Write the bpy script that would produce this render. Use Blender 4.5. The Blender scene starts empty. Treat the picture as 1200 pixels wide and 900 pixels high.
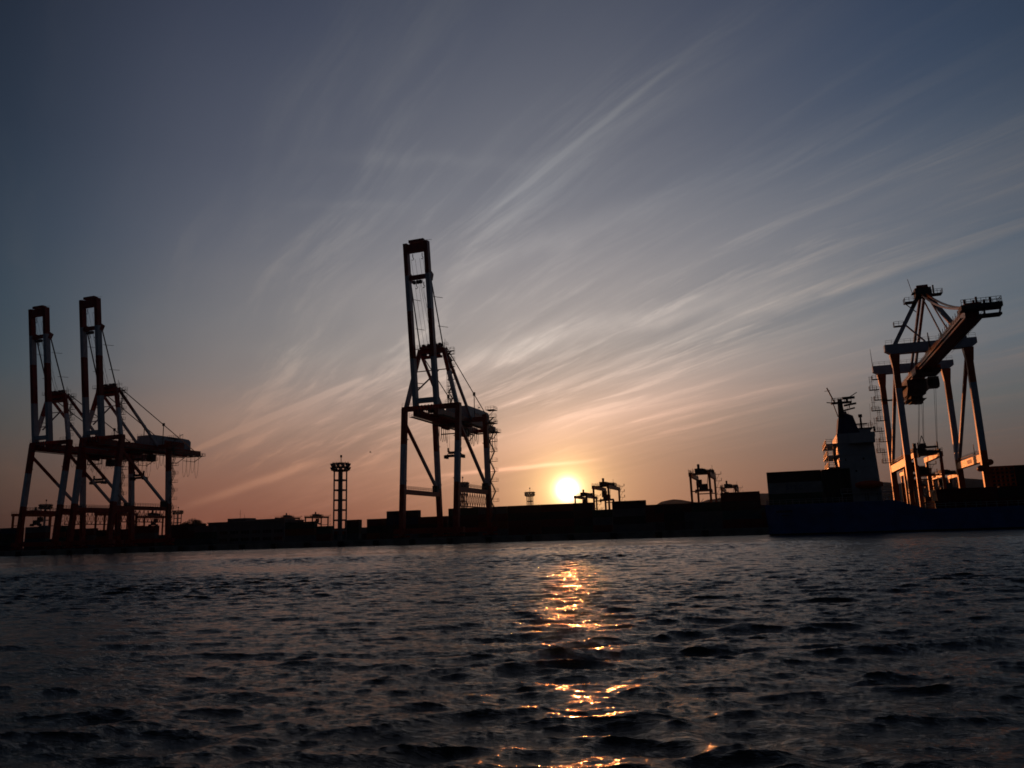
import bpy, bmesh, math, random
import numpy as np
from mathutils import Vector, Matrix

# ------------------------------------------------------------------ camera, sky, sun, exposure
scene = bpy.context.scene
COL = scene.collection
F, PITCH, ROLL, YAW, CAMZ = 903.5, .1919, .0318, .3276, 2.3      # focal length in pixels of a 1200 px wide picture
cyw, syw = math.cos(YAW), math.sin(YAW)
FWD = Vector((-syw*math.cos(PITCH), cyw*math.cos(PITCH), math.sin(PITCH)))
R0 = Vector((cyw, syw, 0)); U0 = R0.cross(FWD)
RGT = math.cos(ROLL)*R0 - math.sin(ROLL)*U0
UPV = math.cos(ROLL)*U0 + math.sin(ROLL)*R0
cam = bpy.data.cameras.new('camera'); cam_o = bpy.data.objects.new('camera', cam); COL.objects.link(cam_o)
cam.sensor_width = 36; cam.lens = F/1200*36; cam.clip_start = .2; cam.clip_end = 40000
M3 = Matrix((RGT, UPV, -FWD)).transposed()
cam_o.matrix_world = Matrix.Translation((0, 0, CAMZ)) @ M3.to_4x4()
scene.camera = cam_o

def ray(px, py): return FWD + RGT*((px-600)/F) - UPV*((py-450)/F)
def atY(px, py, Y):                       # world point on the sight line at the real distance Y from the boat
    d = ray(px, py); return d*(Y/d.y) + Vector((0, 0, CAMZ))

SUN_EL, SUN_AZ = math.radians(3.05), math.radians(-14.94)   # azimuth from +Y towards +X
SUN = Vector((math.sin(SUN_AZ)*math.cos(SUN_EL), math.cos(SUN_AZ)*math.cos(SUN_EL), math.sin(SUN_EL)))

scene.view_settings.view_transform = 'Standard'
scene.view_settings.look = 'None'
scene.view_settings.gamma = 1
scene.view_settings.use_curve_mapping = False
scene.view_settings.exposure = 1.0

sl = bpy.data.lights.new('sun', 'SUN'); sl.energy = .21; sl.angle = math.radians(.55); sl.color = (1, .27, .07)
so = bpy.data.objects.new('sun', sl); COL.objects.link(so)
so.rotation_euler = (-SUN).to_track_quat('-Z', 'Y').to_euler()

# --- tiny node-expression helper
class NB:
    def __init__(s, tree): s.t = tree
    def node(s, typ, **kw):
        n = s.t.nodes.new(typ)
        for k, v in kw.items(): setattr(n, k, v)
        return n
    def put(s, sock, v):
        if isinstance(v, Ex): s.t.links.new(v.s, sock)
        elif isinstance(v, bpy.types.NodeSocket): s.t.links.new(v, sock)
        else: sock.default_value = v
    def m(s, op, a, b=None, c=None, clamp=False):
        n = s.node('ShaderNodeMath', operation=op, use_clamp=clamp); s.put(n.inputs[0], a)
        if b is not None: s.put(n.inputs[1], b)
        if c is not None: s.put(n.inputs[2], c)
        return Ex(s, n.outputs[0])
    def dot(s, v, w):
        n = s.node('ShaderNodeVectorMath', operation='DOT_PRODUCT'); s.put(n.inputs[0], v); s.put(n.inputs[1], tuple(w)); return Ex(s, n.outputs['Value'])
    def xyz(s, x, y, z):
        n = s.node('ShaderNodeCombineXYZ')
        for i, v in enumerate((x, y, z)): s.put(n.inputs[i], v)
        return n.outputs[0]
    def noise(s, vec, scale, detail=4, rough=.55, dist=0., lac=2.):
        n = s.node('ShaderNodeTexNoise'); s.put(n.inputs['Vector'], vec); n.inputs['Scale'].default_value = scale
        n.inputs['Detail'].default_value = detail; n.inputs['Roughness'].default_value = rough
        n.inputs['Distortion'].default_value = dist; n.inputs['Lacunarity'].default_value = lac
        return Ex(s, n.outputs['Fac'])
    def ramp(s, x, stops, interp='LINEAR'):
        n = s.node('ShaderNodeValToRGB'); cr = n.color_ramp; cr.interpolation = interp
        while len(cr.elements) < len(stops): cr.elements.new(1)
        for e, (p, c) in zip(cr.elements, stops): e.position = p; e.color = (*c, 1)
        s.put(n.inputs[0], x); return n.outputs['Color']
    def smooth(s, x, a, b):
        n = s.node('ShaderNodeMapRange', interpolation_type='SMOOTHSTEP'); s.put(n.inputs[0], x)
        n.inputs[1].default_value = a; n.inputs[2].default_value = b; return Ex(s, n.outputs[0])
    def mix(s, f, a, b, blend='MIX'):
        n = s.node('ShaderNodeMix', data_type='RGBA', blend_type=blend); s.put(n.inputs[0], f)
        for i, v in ((6, a), (7, b)): s.put(n.inputs[i], (*v, 1) if isinstance(v, tuple) and len(v) == 3 else v)
        return n.outputs[2]
    def scale(s, col, f):
        n = s.node('ShaderNodeVectorMath', operation='SCALE'); s.put(n.inputs[0], col); s.put(n.inputs['Scale'], f); return n.outputs[0]
    def add(s, a, b):
        n = s.node('ShaderNodeVectorMath', operation='ADD'); s.put(n.inputs[0], a); s.put(n.inputs[1], b); return n.outputs[0]
    def mul(s, a, b):
        n = s.node('ShaderNodeVectorMath', operation='MULTIPLY'); s.put(n.inputs[0], a); s.put(n.inputs[1], b); return n.outputs[0]
class Ex:
    def __init__(s, nb, sock): s.n, s.s = nb, sock
    def __add__(s, o): return s.n.m('ADD', s, o)
    __radd__ = __add__
    def __sub__(s, o): return s.n.m('SUBTRACT', s, o)
    def __rsub__(s, o): return s.n.m('SUBTRACT', o, s)
    def __mul__(s, o): return s.n.m('MULTIPLY', s, o)
    __rmul__ = __mul__
    def __truediv__(s, o): return s.n.m('DIVIDE', s, o)
    def __rtruediv__(s, o): return s.n.m('DIVIDE', o, s)

world = bpy.data.worlds.new('World'); scene.world = world; world.use_nodes = True
def build_world():
    t = world.node_tree; t.nodes.clear(); b = NB(t)
    d = b.node('ShaderNodeTexCoord').outputs['Generated']
    sep = b.node('ShaderNodeSeparateXYZ'); b.put(sep.inputs[0], d)
    dx, dy, dz = (Ex(b, sep.outputs[i]) for i in range(3))
    sky = b.node('ShaderNodeTexSky', sky_type='NISHITA', sun_disc=False)
    sky.sun_elevation = SUN_EL; sky.sun_rotation = SUN_AZ
    sky.air_density = 1.0; sky.dust_density = 2.5; sky.ozone_density = 2.0
    ct = b.dot(d, SUN)
    th = b.m('ARCCOSINE', b.m('MINIMUM', b.m('MAXIMUM', ct, -1.), 1.)) * (180/math.pi)      # degrees from the sun
    el = b.m('ARCSINE', b.m('MINIMUM', b.m('MAXIMUM', dz, -1.), 1.)) * (180/math.pi)
    el0 = b.m('MAXIMUM', el, 0.)
    # clear air: Nishita, lifted by a thin veil of high ice haze
    veil_col = b.ramp(el0/60., [(0, (.086, .024, .016)), (.03, (.108, .036, .024)), (.07, (.122, .055, .039)), (.13, (.116, .080, .066)), (.19, (.090, .086, .088)), (.26, (.066, .075, .089)),
                                (.34, (.050, .061, .083)), (.44, (.038, .048, .072)), (.60, (.029, .039, .066)), (.8, (.023, .032, .058)), (1, (.018, .027, .052))])
    lat = b.dot(d, RGT)
    t46 = b.m('POWER', th/46., 5.); t62 = b.m('POWER', th/60., 6.)
    side = b.m('EXPONENT', t46*-1.)*.80 + b.m('EXPONENT', t62*-1.)*.185 + .015
    tint = b.mix(b.smooth(lat, .08, .55), (1., .98, 1.), (.48, .78, 1.0))
    tint = b.mix(b.smooth(lat, -.34, -.60), tint, (.32, .54, .68))
    base = b.mul(b.scale(veil_col, side), tint)
    base = b.add(base, b.scale((.0044, .0062, .0095), b.smooth(el, 0., 25.)*b.smooth(ct, .78, .0)))
    base = b.add(b.scale(base, .93), b.scale(sky.outputs[0], .0012))
    # high cirrus on a flat layer: streaks run towards one point of the horizon
    iv = 1./(b.m('MAXIMUM', dz, 0.) + .07)
    az = math.radians(-51.0); a = (math.sin(az), math.cos(az))
    px, py = dx*iv, dy*iv
    u = px*a[0] + py*a[1]; v = px*a[1] - py*a[0]
    warp = b.noise(b.xyz(u*.5, v*.5, 3.), 1.0, 3, .5)
    vv = v + (warp-.5)*.34
    n1 = b.noise(b.xyz(u*.19, vv*1.5, 0.), 1.7, 9, .63, .08)
    n2 = b.noise(b.xyz(u*.42, vv*3.2 + n1*.45, 7.), 2.1, 9, .66, .2)
    big = b.noise(b.xyz(u*.14, v*.34, 11.), 1.5, 3, .5)
    right = b.smooth(v + (warp-.5)*.9, .08, 1.05)                     # the clear side lies to the left
    fade_r = b.smooth(v, 5.0, 2.6)
    streak = b.smooth(n1, .43, .72)*.75 + b.smooth(n2, .46, .68)*b.smooth(n1, .34, .56)*1.0
    dens = streak*(right*.9 + .10)*(fade_r*.8 + .2)*b.smooth(big, .28, .55)
    sheet = b.smooth(b.noise(b.xyz(u*.25, vv*.8, 21.), 1.0, 4, .5), .25, .75)*.55*right*fade_r + b.smooth(v + (warp-.5)*.9, -.6, .6)*fade_r*.10
    low = b.smooth(el, 1., 9.)
    dens_r = 1. - b.smooth(b.dot(d, RGT), .08, .46)*b.smooth(el, 19., 31.)*.8
    dens = (dens*.60 + sheet)*(low*.72 + .28)*dens_r
    # rolled contrails: arcs through two directions
    def trail(p, q, w, k, soft=.12, wob=.0):
        A, B = ray(*p).normalized(), ray(*q).normalized()
        n = A.cross(B).normalized(); tdir = (B - A*A.dot(B)).normalized(); L = math.degrees(math.acos(A.dot(B)))
        dist = (b.m('ARCSINE', b.dot(d, n))*(180/math.pi)) + (b.noise(d, 14., 3)-.5)*wob
        al = b.m('ARCTAN2', b.dot(d, tdir), b.dot(d, A))*(180/math.pi)/L
        win = b.smooth(al, -soft, soft)*b.smooth(al, 1+soft, 1-soft)
        return b.m('EXPONENT', dist*dist*(-1/(w*w)))*win*(k*.8)*(b.noise(d, 30., 4)*.5 + n2*1.3 + .1)
    tr = trail((236, 524), (412, 449), .17, 2.2, .2, .16) + trail((228, 590), (372, 541), .28, 1.1, .3, .3) + trail((520, 557), (678, 541), .13, 1.2, .3, .15)
    tr = tr + trail((455, 512), (572, 452), .8, .3, .4, 1.2) + trail((560, 262), (790, 76), .20, .50, .3, .3) + trail((-20, 520), (22, 585), 1.5, .20, .4, 3.)
    tr = tr + trail((392, 185), (600, 192), .55, .17, .4, 1.6) + trail((340, 238), (470, 240), .3, .10, .4, 1.) + trail((485, 340), (760, 240), .9, .30, .5, 1.6)
    tr = tr + trail((590, 415), (985, 310), .9, .42, .4, 2.2) + trail((640, 505), (800, 462), .5, .22, .4, 1.) + trail((870, 362), (1010, 330), .7, .30, .4, 2.)
    dens = b.m('MINIMUM', dens + tr, 1.)
    lit = b.m('EXPONENT', th*(-1/21.5))
    c_hi = b.ramp(el0/45., [(0, (.40, .135, .08)), (.12, (.50, .25, .16)), (.30, (.47, .41, .37)), (.55, (.33, .34, .37)), (1, (.17, .20, .26))])
    cloud = b.scale(c_hi, lit*1.14 + .012)
    col = b.mix(dens*.82, base, cloud)
    # aureole: light scattered forward by the low haze round the sun
    def glow(col, s, k, p=1): return b.scale(col, b.m('EXPONENT', b.m('POWER', th/s, p)*-1.)*k)
    g = glow((1, .76, .58), .22, 24.)
    g = b.add(g, glow((1, .62, .19), 1.05, 1.2))
    g = b.add(g, glow((1, .54, .17), 3.4, .25))
    g = b.add(g, glow((1, .70, .46), 9.5, .14))
    col = b.add(col, g)
    # below the horizon: dim
    col = b.scale(col, b.smooth(el, -3., 0.)*.85 + .15)
    bg = b.node('ShaderNodeBackground'); b.put(bg.inputs[0], b.scale(col, 10.)); bg.inputs[1].default_value = .1
    out = b.node('ShaderNodeOutputWorld'); t.links.new(bg.outputs[0], out.inputs[0])
build_world()
world.cycles.sampling_method = 'MANUAL'; world.cycles.sample_map_resolution = 2048
scene.cycles.use_denoising = True
scene.cycles.max_bounces = 6; scene.cycles.diffuse_bounces = 2; scene.cycles.glossy_bounces = 3
scene.cycles.sample_clamp_indirect = 6.0
scene.render.film_transparent = False
scene.cycles.filter_width = 1.7

# ------------------------------------------------------------------ helpers
rnd = random.Random(5)
def V(*a): return Vector(a)
class MB:
    """Collects boxes, beams and tubes; build() links them as one mesh object."""
    def __init__(s): s.v, s.f, s.mi, s.mats, s.sm = [], [], [], [], []
    def _m(s, mat):
        if mat not in s.mats: s.mats.append(mat)
        return s.mats.index(mat)
    def raw(s, vs, fs, mat, smooth=False):
        o = len(s.v); s.v += [tuple(p) for p in vs]; k = s._m(mat)
        for f in fs: s.f.append([o+i for i in f]); s.mi.append(k); s.sm.append(smooth)
    def box(s, lo, hi, mat):
        x0, y0, z0 = lo; x1, y1, z1 = hi
        s.raw([(x0,y0,z0),(x1,y0,z0),(x1,y1,z0),(x0,y1,z0),(x0,y0,z1),(x1,y0,z1),(x1,y1,z1),(x0,y1,z1)],
              [(0,3,2,1),(4,5,6,7),(0,1,5,4),(1,2,6,5),(2,3,7,6),(3,0,4,7)], mat)
    def beam(s, p, q, w, h, mat, side=None, w2=None, h2=None):
        p, q = Vector(p), Vector(q); d = (q-p).normalized()
        sd = Vector(side) if side else (V(1,0,0) if abs(d.x) < .9 else V(0,1,0))
        a = (sd - d*d.dot(sd)).normalized(); b = d.cross(a)
        w2 = w2 or w; h2 = h2 or h; vs = []
        for c, ww, hh in ((p, w, h), (q, w2, h2)):
            for i, j in ((-1,-1),(1,-1),(1,1),(-1,1)): vs.append(c + a*(i*ww/2) + b*(j*hh/2))
        s.raw(vs, [(0,3,2,1),(4,5,6,7),(0,1,5,4),(1,2,6,5),(2,3,7,6),(3,0,4,7)], mat)
    def banded(s, p, q, w, h, bands, side=None):
        p, q = Vector(p), Vector(q)
        for t0, t1, m in bands: s.beam(p.lerp(q, t0), p.lerp(q, t1), w, h, m, side)
    def tube(s, pts, r, mat, n=6, r2=None):
        pts = [Vector(p) for p in pts]; vs = []; fs = []
        for i, p in enumerate(pts):
            d = (pts[min(i+1, len(pts)-1)] - pts[max(i-1, 0)]).normalized()
            a = d.cross(V(0,0,1) if abs(d.z) < .9 else V(1,0,0)).normalized(); b = d.cross(a)
            rr = r if r2 is None else r + (r2-r)*i/(len(pts)-1)
            for k in range(n):
                t = 2*math.pi*k/n; vs.append(p + a*(rr*math.cos(t)) + b*(rr*math.sin(t)))
        for i in range(len(pts)-1):
            for k in range(n): fs.append((i*n+k, i*n+(k+1)%n, (i+1)*n+(k+1)%n, (i+1)*n+k))
        fs.append(tuple(range(n))[::-1]); fs.append(tuple((len(pts)-1)*n+k for k in range(n)))
        s.raw(vs, fs, mat, True)
    def prism(s, poly, lo, hi, axis, mat):           # polygon extruded along an axis (0 x, 1 y, 2 z)
        n = len(poly); vs = []
        for c in (lo, hi):
            for a, b in poly:
                vs.append({0: (c, a, b), 1: (a, c, b), 2: (a, b, c)}[axis])
        fs = [tuple(range(n))[::-1], tuple(range(n, 2*n))] + [(i, (i+1) % n, n+(i+1) % n, n+i) for i in range(n)]
        s.raw(vs, fs, mat)
    def rail(s, pts, h, mat, step=2., r=.045, mid=True):   # handrail: posts, top and middle rails
        pts = [Vector(p) for p in pts]
        for p, q in zip(pts, pts[1:]):
            n = max(1, round((q-p).length/step))
            for i in range(n+1):
                c = p.lerp(q, i/n); s.beam(c, c + V(0,0,h), r*1.6, r*1.6, mat)
            for hh in ((h, h*.55) if mid else (h,)): s.beam(p + V(0,0,hh), q + V(0,0,hh), r*1.5, r*1.5, mat)
    def build(s, name, parent=None, loc=None):
        me = bpy.data.meshes.new(name); me.from_pydata(s.v, [], s.f)
        for m in s.mats: me.materials.append(m)
        me.polygons.foreach_set('material_index', s.mi); me.polygons.foreach_set('use_smooth', s.sm)
        bm = bmesh.new(); bm.from_mesh(me); bmesh.ops.recalc_face_normals(bm, faces=bm.faces); bm.to_mesh(me); bm.free()
        o = bpy.data.objects.new(name, me); COL.objects.link(o)
        if parent: o.parent = parent
        if loc: o.location = loc
        return o
def tag(o, label=None, cat=None, group=None, kind=None):
    if label: o['label'] = label
    if cat: o['category'] = cat
    if group: o['group'] = group
    if kind: o['kind'] = kind
    return o
def empty(name, loc, label, cat, group=None, rz=0):
    o = bpy.data.objects.new(name, None); COL.objects.link(o); o.location = loc; o.rotation_euler = (0, 0, rz); o.empty_display_size = 2
    return tag(o, label, cat, group)
def children(o): return [c for c in COL.objects if c.parent == o]
def copy_tree(o, parent=None):
    c = o.copy(); COL.objects.link(c)
    if parent: c.parent = parent
    for ch in children(o): copy_tree(ch, c)
    return c

# ------------------------------------------------------------------ materials
def mat_paint(name, rgb, rough=.55, var=.18, rust=0., scale=.6, metal=0., spec=.35):
    m = bpy.data.materials.new(name); m.use_nodes = True; t = m.node_tree; b = NB(t)
    p = t.nodes['Principled BSDF']
    co = b.node('ShaderNodeTexCoord').outputs['Object']
    n = b.noise(co, scale, 5, .6)
    lo = tuple(c*(1-var) for c in rgb); hi = tuple(min(1, c*(1+var)) for c in rgb)
    col = b.mix(b.smooth(n, .3, .7), lo, hi)
    if rust:
        mp = b.node('ShaderNodeMapping'); b.put(mp.inputs[0], co); mp.inputs['Scale'].default_value = (2.2, 2.2, .35)
        n2 = b.noise(mp.outputs[0], 1.3, 6, .7)
        col = b.mix(b.smooth(n2, .60, .74)*rust, col, (.10, .038, .018))
    b.put(p.inputs['Base Color'], col); p.inputs['Roughness'].default_value = rough; p.inputs['Metallic'].default_value = metal
    p.inputs['Specular IOR Level'].default_value = spec
    return m
RED = mat_paint('red_paint', (.36, .035, .018), .40, .2, .4)
WHITE = mat_paint('white_paint', (.56, .60, .66), .5, .1, .3)
ORANGE = mat_paint('orange_paint', (.56, .10, .02), .40, .15, .4)
PALE = mat_paint('pale_grey_paint', (.46, .52, .60), .40, .1, .3)
DARK = mat_paint('dark_steel', (.06, .06, .065), .6, .3, .3)
STEEL = mat_paint('galvanised_steel', (.22, .225, .23), .5, .2, .2, metal=.4)
ROPE = mat_paint('wire_rope', (.03, .03, .03), .6, .2)
RUBBER = mat_paint('black_rubber', (.02, .02, .02), .8, .2)
CONC = mat_paint('concrete', (.24, .23, .215), .85, .3, .5, .25)
ASPH = mat_paint('yard_asphalt', (.06, .06, .06), .9, .3, 0, .08)
LATT = mat_paint('dull_orange_paint', (.40, .07, .02), .75, .2, .3, spec=.12)
GLASS = mat_paint('window_glass', (.02, .025, .03), .08, .1, spec=.6)
LAMP = mat_paint('lamp_glass', (.5, .5, .48), .2, .1)
SHIPBLUE = mat_paint('blue_hull_paint', (.028, .10, .32), .45, .2, .35, .3)
HATCH = mat_paint('hatch_red_oxide', (.10, .025, .018), .9, .3, .3, spec=.05)
BOOT = mat_paint('black_hull_paint', (.015, .012, .012), .6, .3, .3)
SHIPWHITE = mat_paint('ship_white_paint', (.46, .47, .49), .40, .08, .35)
NAVY = mat_paint('navy_paint', (.02, .035, .10), .5, .2)
LETTER = mat_paint('dark_blue_lettering', (.02, .05, .18), .6, .1)
BLACKL = mat_paint('black_lettering', (.01, .01, .012), .6, .1)
LIFE = mat_paint('lifeboat_orange', (.60, .07, .02), .5, .1)
WALL = mat_paint('building_wall', (.13, .14, .15), .8, .15, .2)
HILLM = mat_paint('wooded_hill', (.055, .07, .05), 1., .35, 0, .004, spec=0)
BARK = mat_paint('bark', (.08, .06, .045), .9, .3)
LEAF = mat_paint('leaf', (.045, .065, .03), .8, .4, 0, 2.)
FEATHER = mat_paint('feather', (.35, .35, .36), .8, .2)

# ------------------------------------------------------------------ water
Q = 1.7                                     # quay level above the water
D = 219.3                                   # waterside crane rail
QF = 216.3                                  # quay face
def build_water():
    rs = np.random.RandomState(11)
    c0 = math.pi/2 + YAW
    front = np.linspace(c0-.80, c0+.80, 1200); back = np.linspace(c0+.80, c0-.80+2*math.pi, 60)[1:-1]
    ang = np.concatenate([front, back]); na = len(ang)
    rad = np.concatenate([[.6, 2., 3.4], np.geomspace(4.8, 24., 700), np.geomspace(24., 120., 800)[1:], np.geomspace(120., 330., 200)[1:], np.geomspace(330., 3300., 40)[1:]]); nr = len(rad)
    Rg, Ag = np.meshgrid(rad, ang, indexing='ij')
    X = (Rg*np.cos(Ag)).ravel(); Y = (Rg*np.sin(Ag)).ravel()
    dr = np.gradient(rad)
    step = np.maximum(np.repeat(dr, na), (Rg*np.tile(np.gradient(ang), (nr, 1))).ravel()*.8)
    Z = np.zeros_like(X); DX = np.zeros_like(X); DY = np.zeros_like(X)
    N = 210
    lam = np.exp(rs.uniform(math.log(.085), math.log(4.5), N))
    main = math.radians(-73)                # waves run towards the boat and a little to the right
    th = main + rs.normal(0, .30, N)*np.where(lam < .22, 2.0, .95)
    ph = rs.uniform(0, 2*math.pi, N)
    k = 2*math.pi/lam
    slope = .020*np.exp(-(np.log(lam/.95)/.55)**2) + .0205*np.exp(-(np.log(lam/.24)/.85)**2) + .007
    cross = rs.random_sample(N) < .16
    th = np.where(cross, main + .95 + rs.normal(0, .25, N), th)
    slope = slope*np.where(cross, .8, 1.)
    amp = slope/k
    sel_max = Rg.ravel() < 700
    for i in range(N):
        att = np.clip(lam[i]/step/1.2 - 1, 0, 1)
        idx = np.nonzero((att > 0) & sel_max)[0]
        cx, sx = math.cos(th[i]), math.sin(th[i])
        a = k[i]*(cx*X[idx] + sx*Y[idx]) + ph[i]
        w = amp[i]*att[idx]
        Z[idx] += w*np.cos(a); s_ = np.sin(a)*w*1.35
        DX[idx] -= s_*cx; DY[idx] -= s_*sx
    # gusts and old wakes make some patches rougher than others
    g = 1 + .38*np.sin(X*.13+Y*.05+1.) * np.sin(Y*.11-X*.04) + .22*np.sin(X*.033+Y*.17+2.2)
    # a boat wake crossing the view: two low crests
    for (x0, y0, dx_, dy_, L, hgt) in ((-9., 13.3, .94, .34, 1.6, .06), (-7., 17.5, .97, .24, 2.0, .06), (-1.4, 9.6, .80, -.60, 1.2, .045)):
        q = -(X-x0)*dy_ + (Y-y0)*dx_; al = (X-x0)*dx_ + (Y-y0)*dy_
        q = q + .32*np.sin(al*.6)
        e = np.exp(-(q/L)**2)*np.exp(-((al-4)/8.5)**2)
        Z += hgt*e*np.cos(q*2*math.pi/L)
    Z *= g; X2 = X + DX*g; Y2 = Y + DY*g
    co = np.stack([X2, Y2, Z], 1)
    i = np.arange(nr-1)[:, None]*na; j = np.arange(na)[None, :]; j2 = (j+1) % na
    quads = np.stack([i+j, i+j2, i+na+j2, i+na+j], -1).reshape(-1, 4)
    me = bpy.data.meshes.new('water'); nv = len(co); nf = len(quads)
    cen = nv
    me.vertices.add(nv); me.vertices.foreach_set('co', co.astype(np.float32).ravel())
    me.loops.add(nf*4); me.loops.foreach_set('vertex_index', quads.astype(np.int32).ravel())
    me.polygons.add(nf); me.polygons.foreach_set('loop_start', np.arange(nf, dtype=np.int32)*4)
    me.polygons.foreach_set('use_smooth', np.ones(nf, dtype=bool))
    me.update(calc_edges=True); me.validate()
    o = bpy.data.objects.new('water', me); COL.objects.link(o); o['kind'] = 'structure'
    m = bpy.data.materials.new('sea_water'); m.use_nodes = True; t = m.node_tree; b = NB(t)
    p = t.nodes['Principled BSDF']; p.inputs['Base Color'].default_value = (.008, .009, .009, 1)
    p.inputs['Roughness'].default_value = .085; p.inputs['IOR'].default_value = 1.333
    geo = b.node('ShaderNodeNewGeometry').outputs['Position']
    mp = b.node('ShaderNodeMapping'); b.put(mp.inputs[0], geo); mp.inputs['Scale'].default_value = (.65, 1.7, 1); mp.inputs['Rotation'].default_value = (0, 0, .2)
    n1 = b.noise(mp.outputs[0], 11.0, 4, .65, .4); n2 = b.noise(mp.outputs[0], 3.2, 5, .64, .3)
    hgt = n1*.024 + n2*.085
    bp = b.node('ShaderNodeBump'); b.put(bp.inputs['Height'], hgt); bp.inputs['Strength'].default_value = .9; bp.inputs['Distance'].default_value = 1.0
    t.links.new(bp.outputs[0], p.inputs['Normal'])
    me.materials.append(m)
build_water()

# ------------------------------------------------------------------ land
def build_land():
    m = MB()
    m.box((-3400, QF, -4), (3400, QF+2.2, Q), CONC)
    m.box((-3400, QF-.25, Q-.45), (3400, QF+.0, Q+.22), CONC)      # coping kerb
    m.build('quay')['kind'] = 'structure'
    m = MB(); m.box((-3400, QF+2.2, -4), (3400, 3500, Q-.02), ASPH)
    m.build('ground')['kind'] = 'structure'
    # hills beyond the yard
    prof = [(740, 600), (765, 593), (775, 590), (785, 588), (800, 586.5), (815, 587), (840, 585), (860, 582), (880, 578.5), (898, 577), (925, 575), (950, 572),
            (1000, 569), (1050, 566), (1075, 563), (1100, 562), (1130, 564), (1160, 563), (1200, 560), (1260, 556), (1400, 560)]
    Y0 = 2700.
    P = [atY(a, c, Y0) for a, c in prof]; xs = np.array([p.x for p in P]); zs = np.array([p.z for p in P])
    gx = np.linspace(xs[0]-150, xs[-1]+300, 260); zr = np.interp(gx, xs, zs, left=0, right=0)
    rs = np.random.RandomState(3)
    zr = zr + np.interp(gx, np.linspace(gx[0], gx[-1], 90), rs.normal(0, 1.6, 90))
    rows = np.linspace(-1, 1.3, 24); vs = []; fs = []
    for r in rows:
        sc = max(0., 1-abs(r)**1.6)
        for x, z in zip(gx, zr): vs.append((x, Y0 + r*420 + 27*math.sin(x*.009+r*3), Q - 1 + max(0, z)*sc*(1 + .05*math.sin(x*.029+r*9)*(1 if r else 0))))
    n = len(gx)
    for i in range(len(rows)-1):
        for j in range(n-1): fs.append((i*n+j, i*n+j+1, (i+1)*n+j+1, (i+1)*n+j))
    m = MB(); m.raw(vs, fs, HILLM, True); m.build('hills')['kind'] = 'structure'
build_land()

# ------------------------------------------------------------------ quay cranes with a raised boom
def stair_tower(m, x, y, z0, z1, mat, flight=3.0, w=2.2, d=1.3):
    z = z0; k = 0
    while z < z1 - .5:
        zz = min(z+flight, z1)
        xa, xb = (x, x+w) if k % 2 == 0 else (x+w, x)
        for dy in (0, d*.5): m.beam((xa, y+dy, z), (xb, y+dy, zz), .10, .22, mat, side=(0, 1, 0))
        m.box((x-.5, y-.1, zz-.06), (x+w+.8, y+d, zz), mat)
        m.rail([(x+w+.75, y-.1, zz), (x+w+.75, y+d, zz)], 1.05, mat, 1.3, .04)
        m.rail([(x-.4, y-.1, zz), (x+w+.75, y-.1, zz)], 1.05, mat, 1.2, .04)
        m.beam((xa, y, z+1.05), (xb, y, zz+1.05), .06, .06, mat, side=(0, 1, 0))
        z = zz; k += 1
    for yy in (y-.05, y+d): m.beam((x-.45, yy, z0), (x-.45, yy, z1), .10, .10, mat)

def bogies(m, x, y, n=4):
    for i in range(n):
        c = x + (i-(n-1)/2)*1.35
        m.box((c-.55, y-.5, .55), (c+.55, y+.5, 1.15), RED)
        for s in (-.32, .32):
            m.tube([(c+s, y-.22, .32), (c+s, y+.22, .32)], .30, DARK, 10)

def festoon(m, x, y0, y1, z, n, drop, mat):
    m.beam((x, y0, z+.15), (x, y1, z+.15), .22, .3, DARK)
    for i in range(n):
        a = y0 + (y1-y0)*i/n; c = y0 + (y1-y0)*(i+1)/n; pts = []
        dd = drop*(.8+.4*rnd.random())
        for t in range(9):
            f = t/8; pts.append((x, a + (c-a)*f, z - dd*(1-(2*f-1)**2)**.5))
        m.tube(pts, .07, mat, 4)

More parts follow.
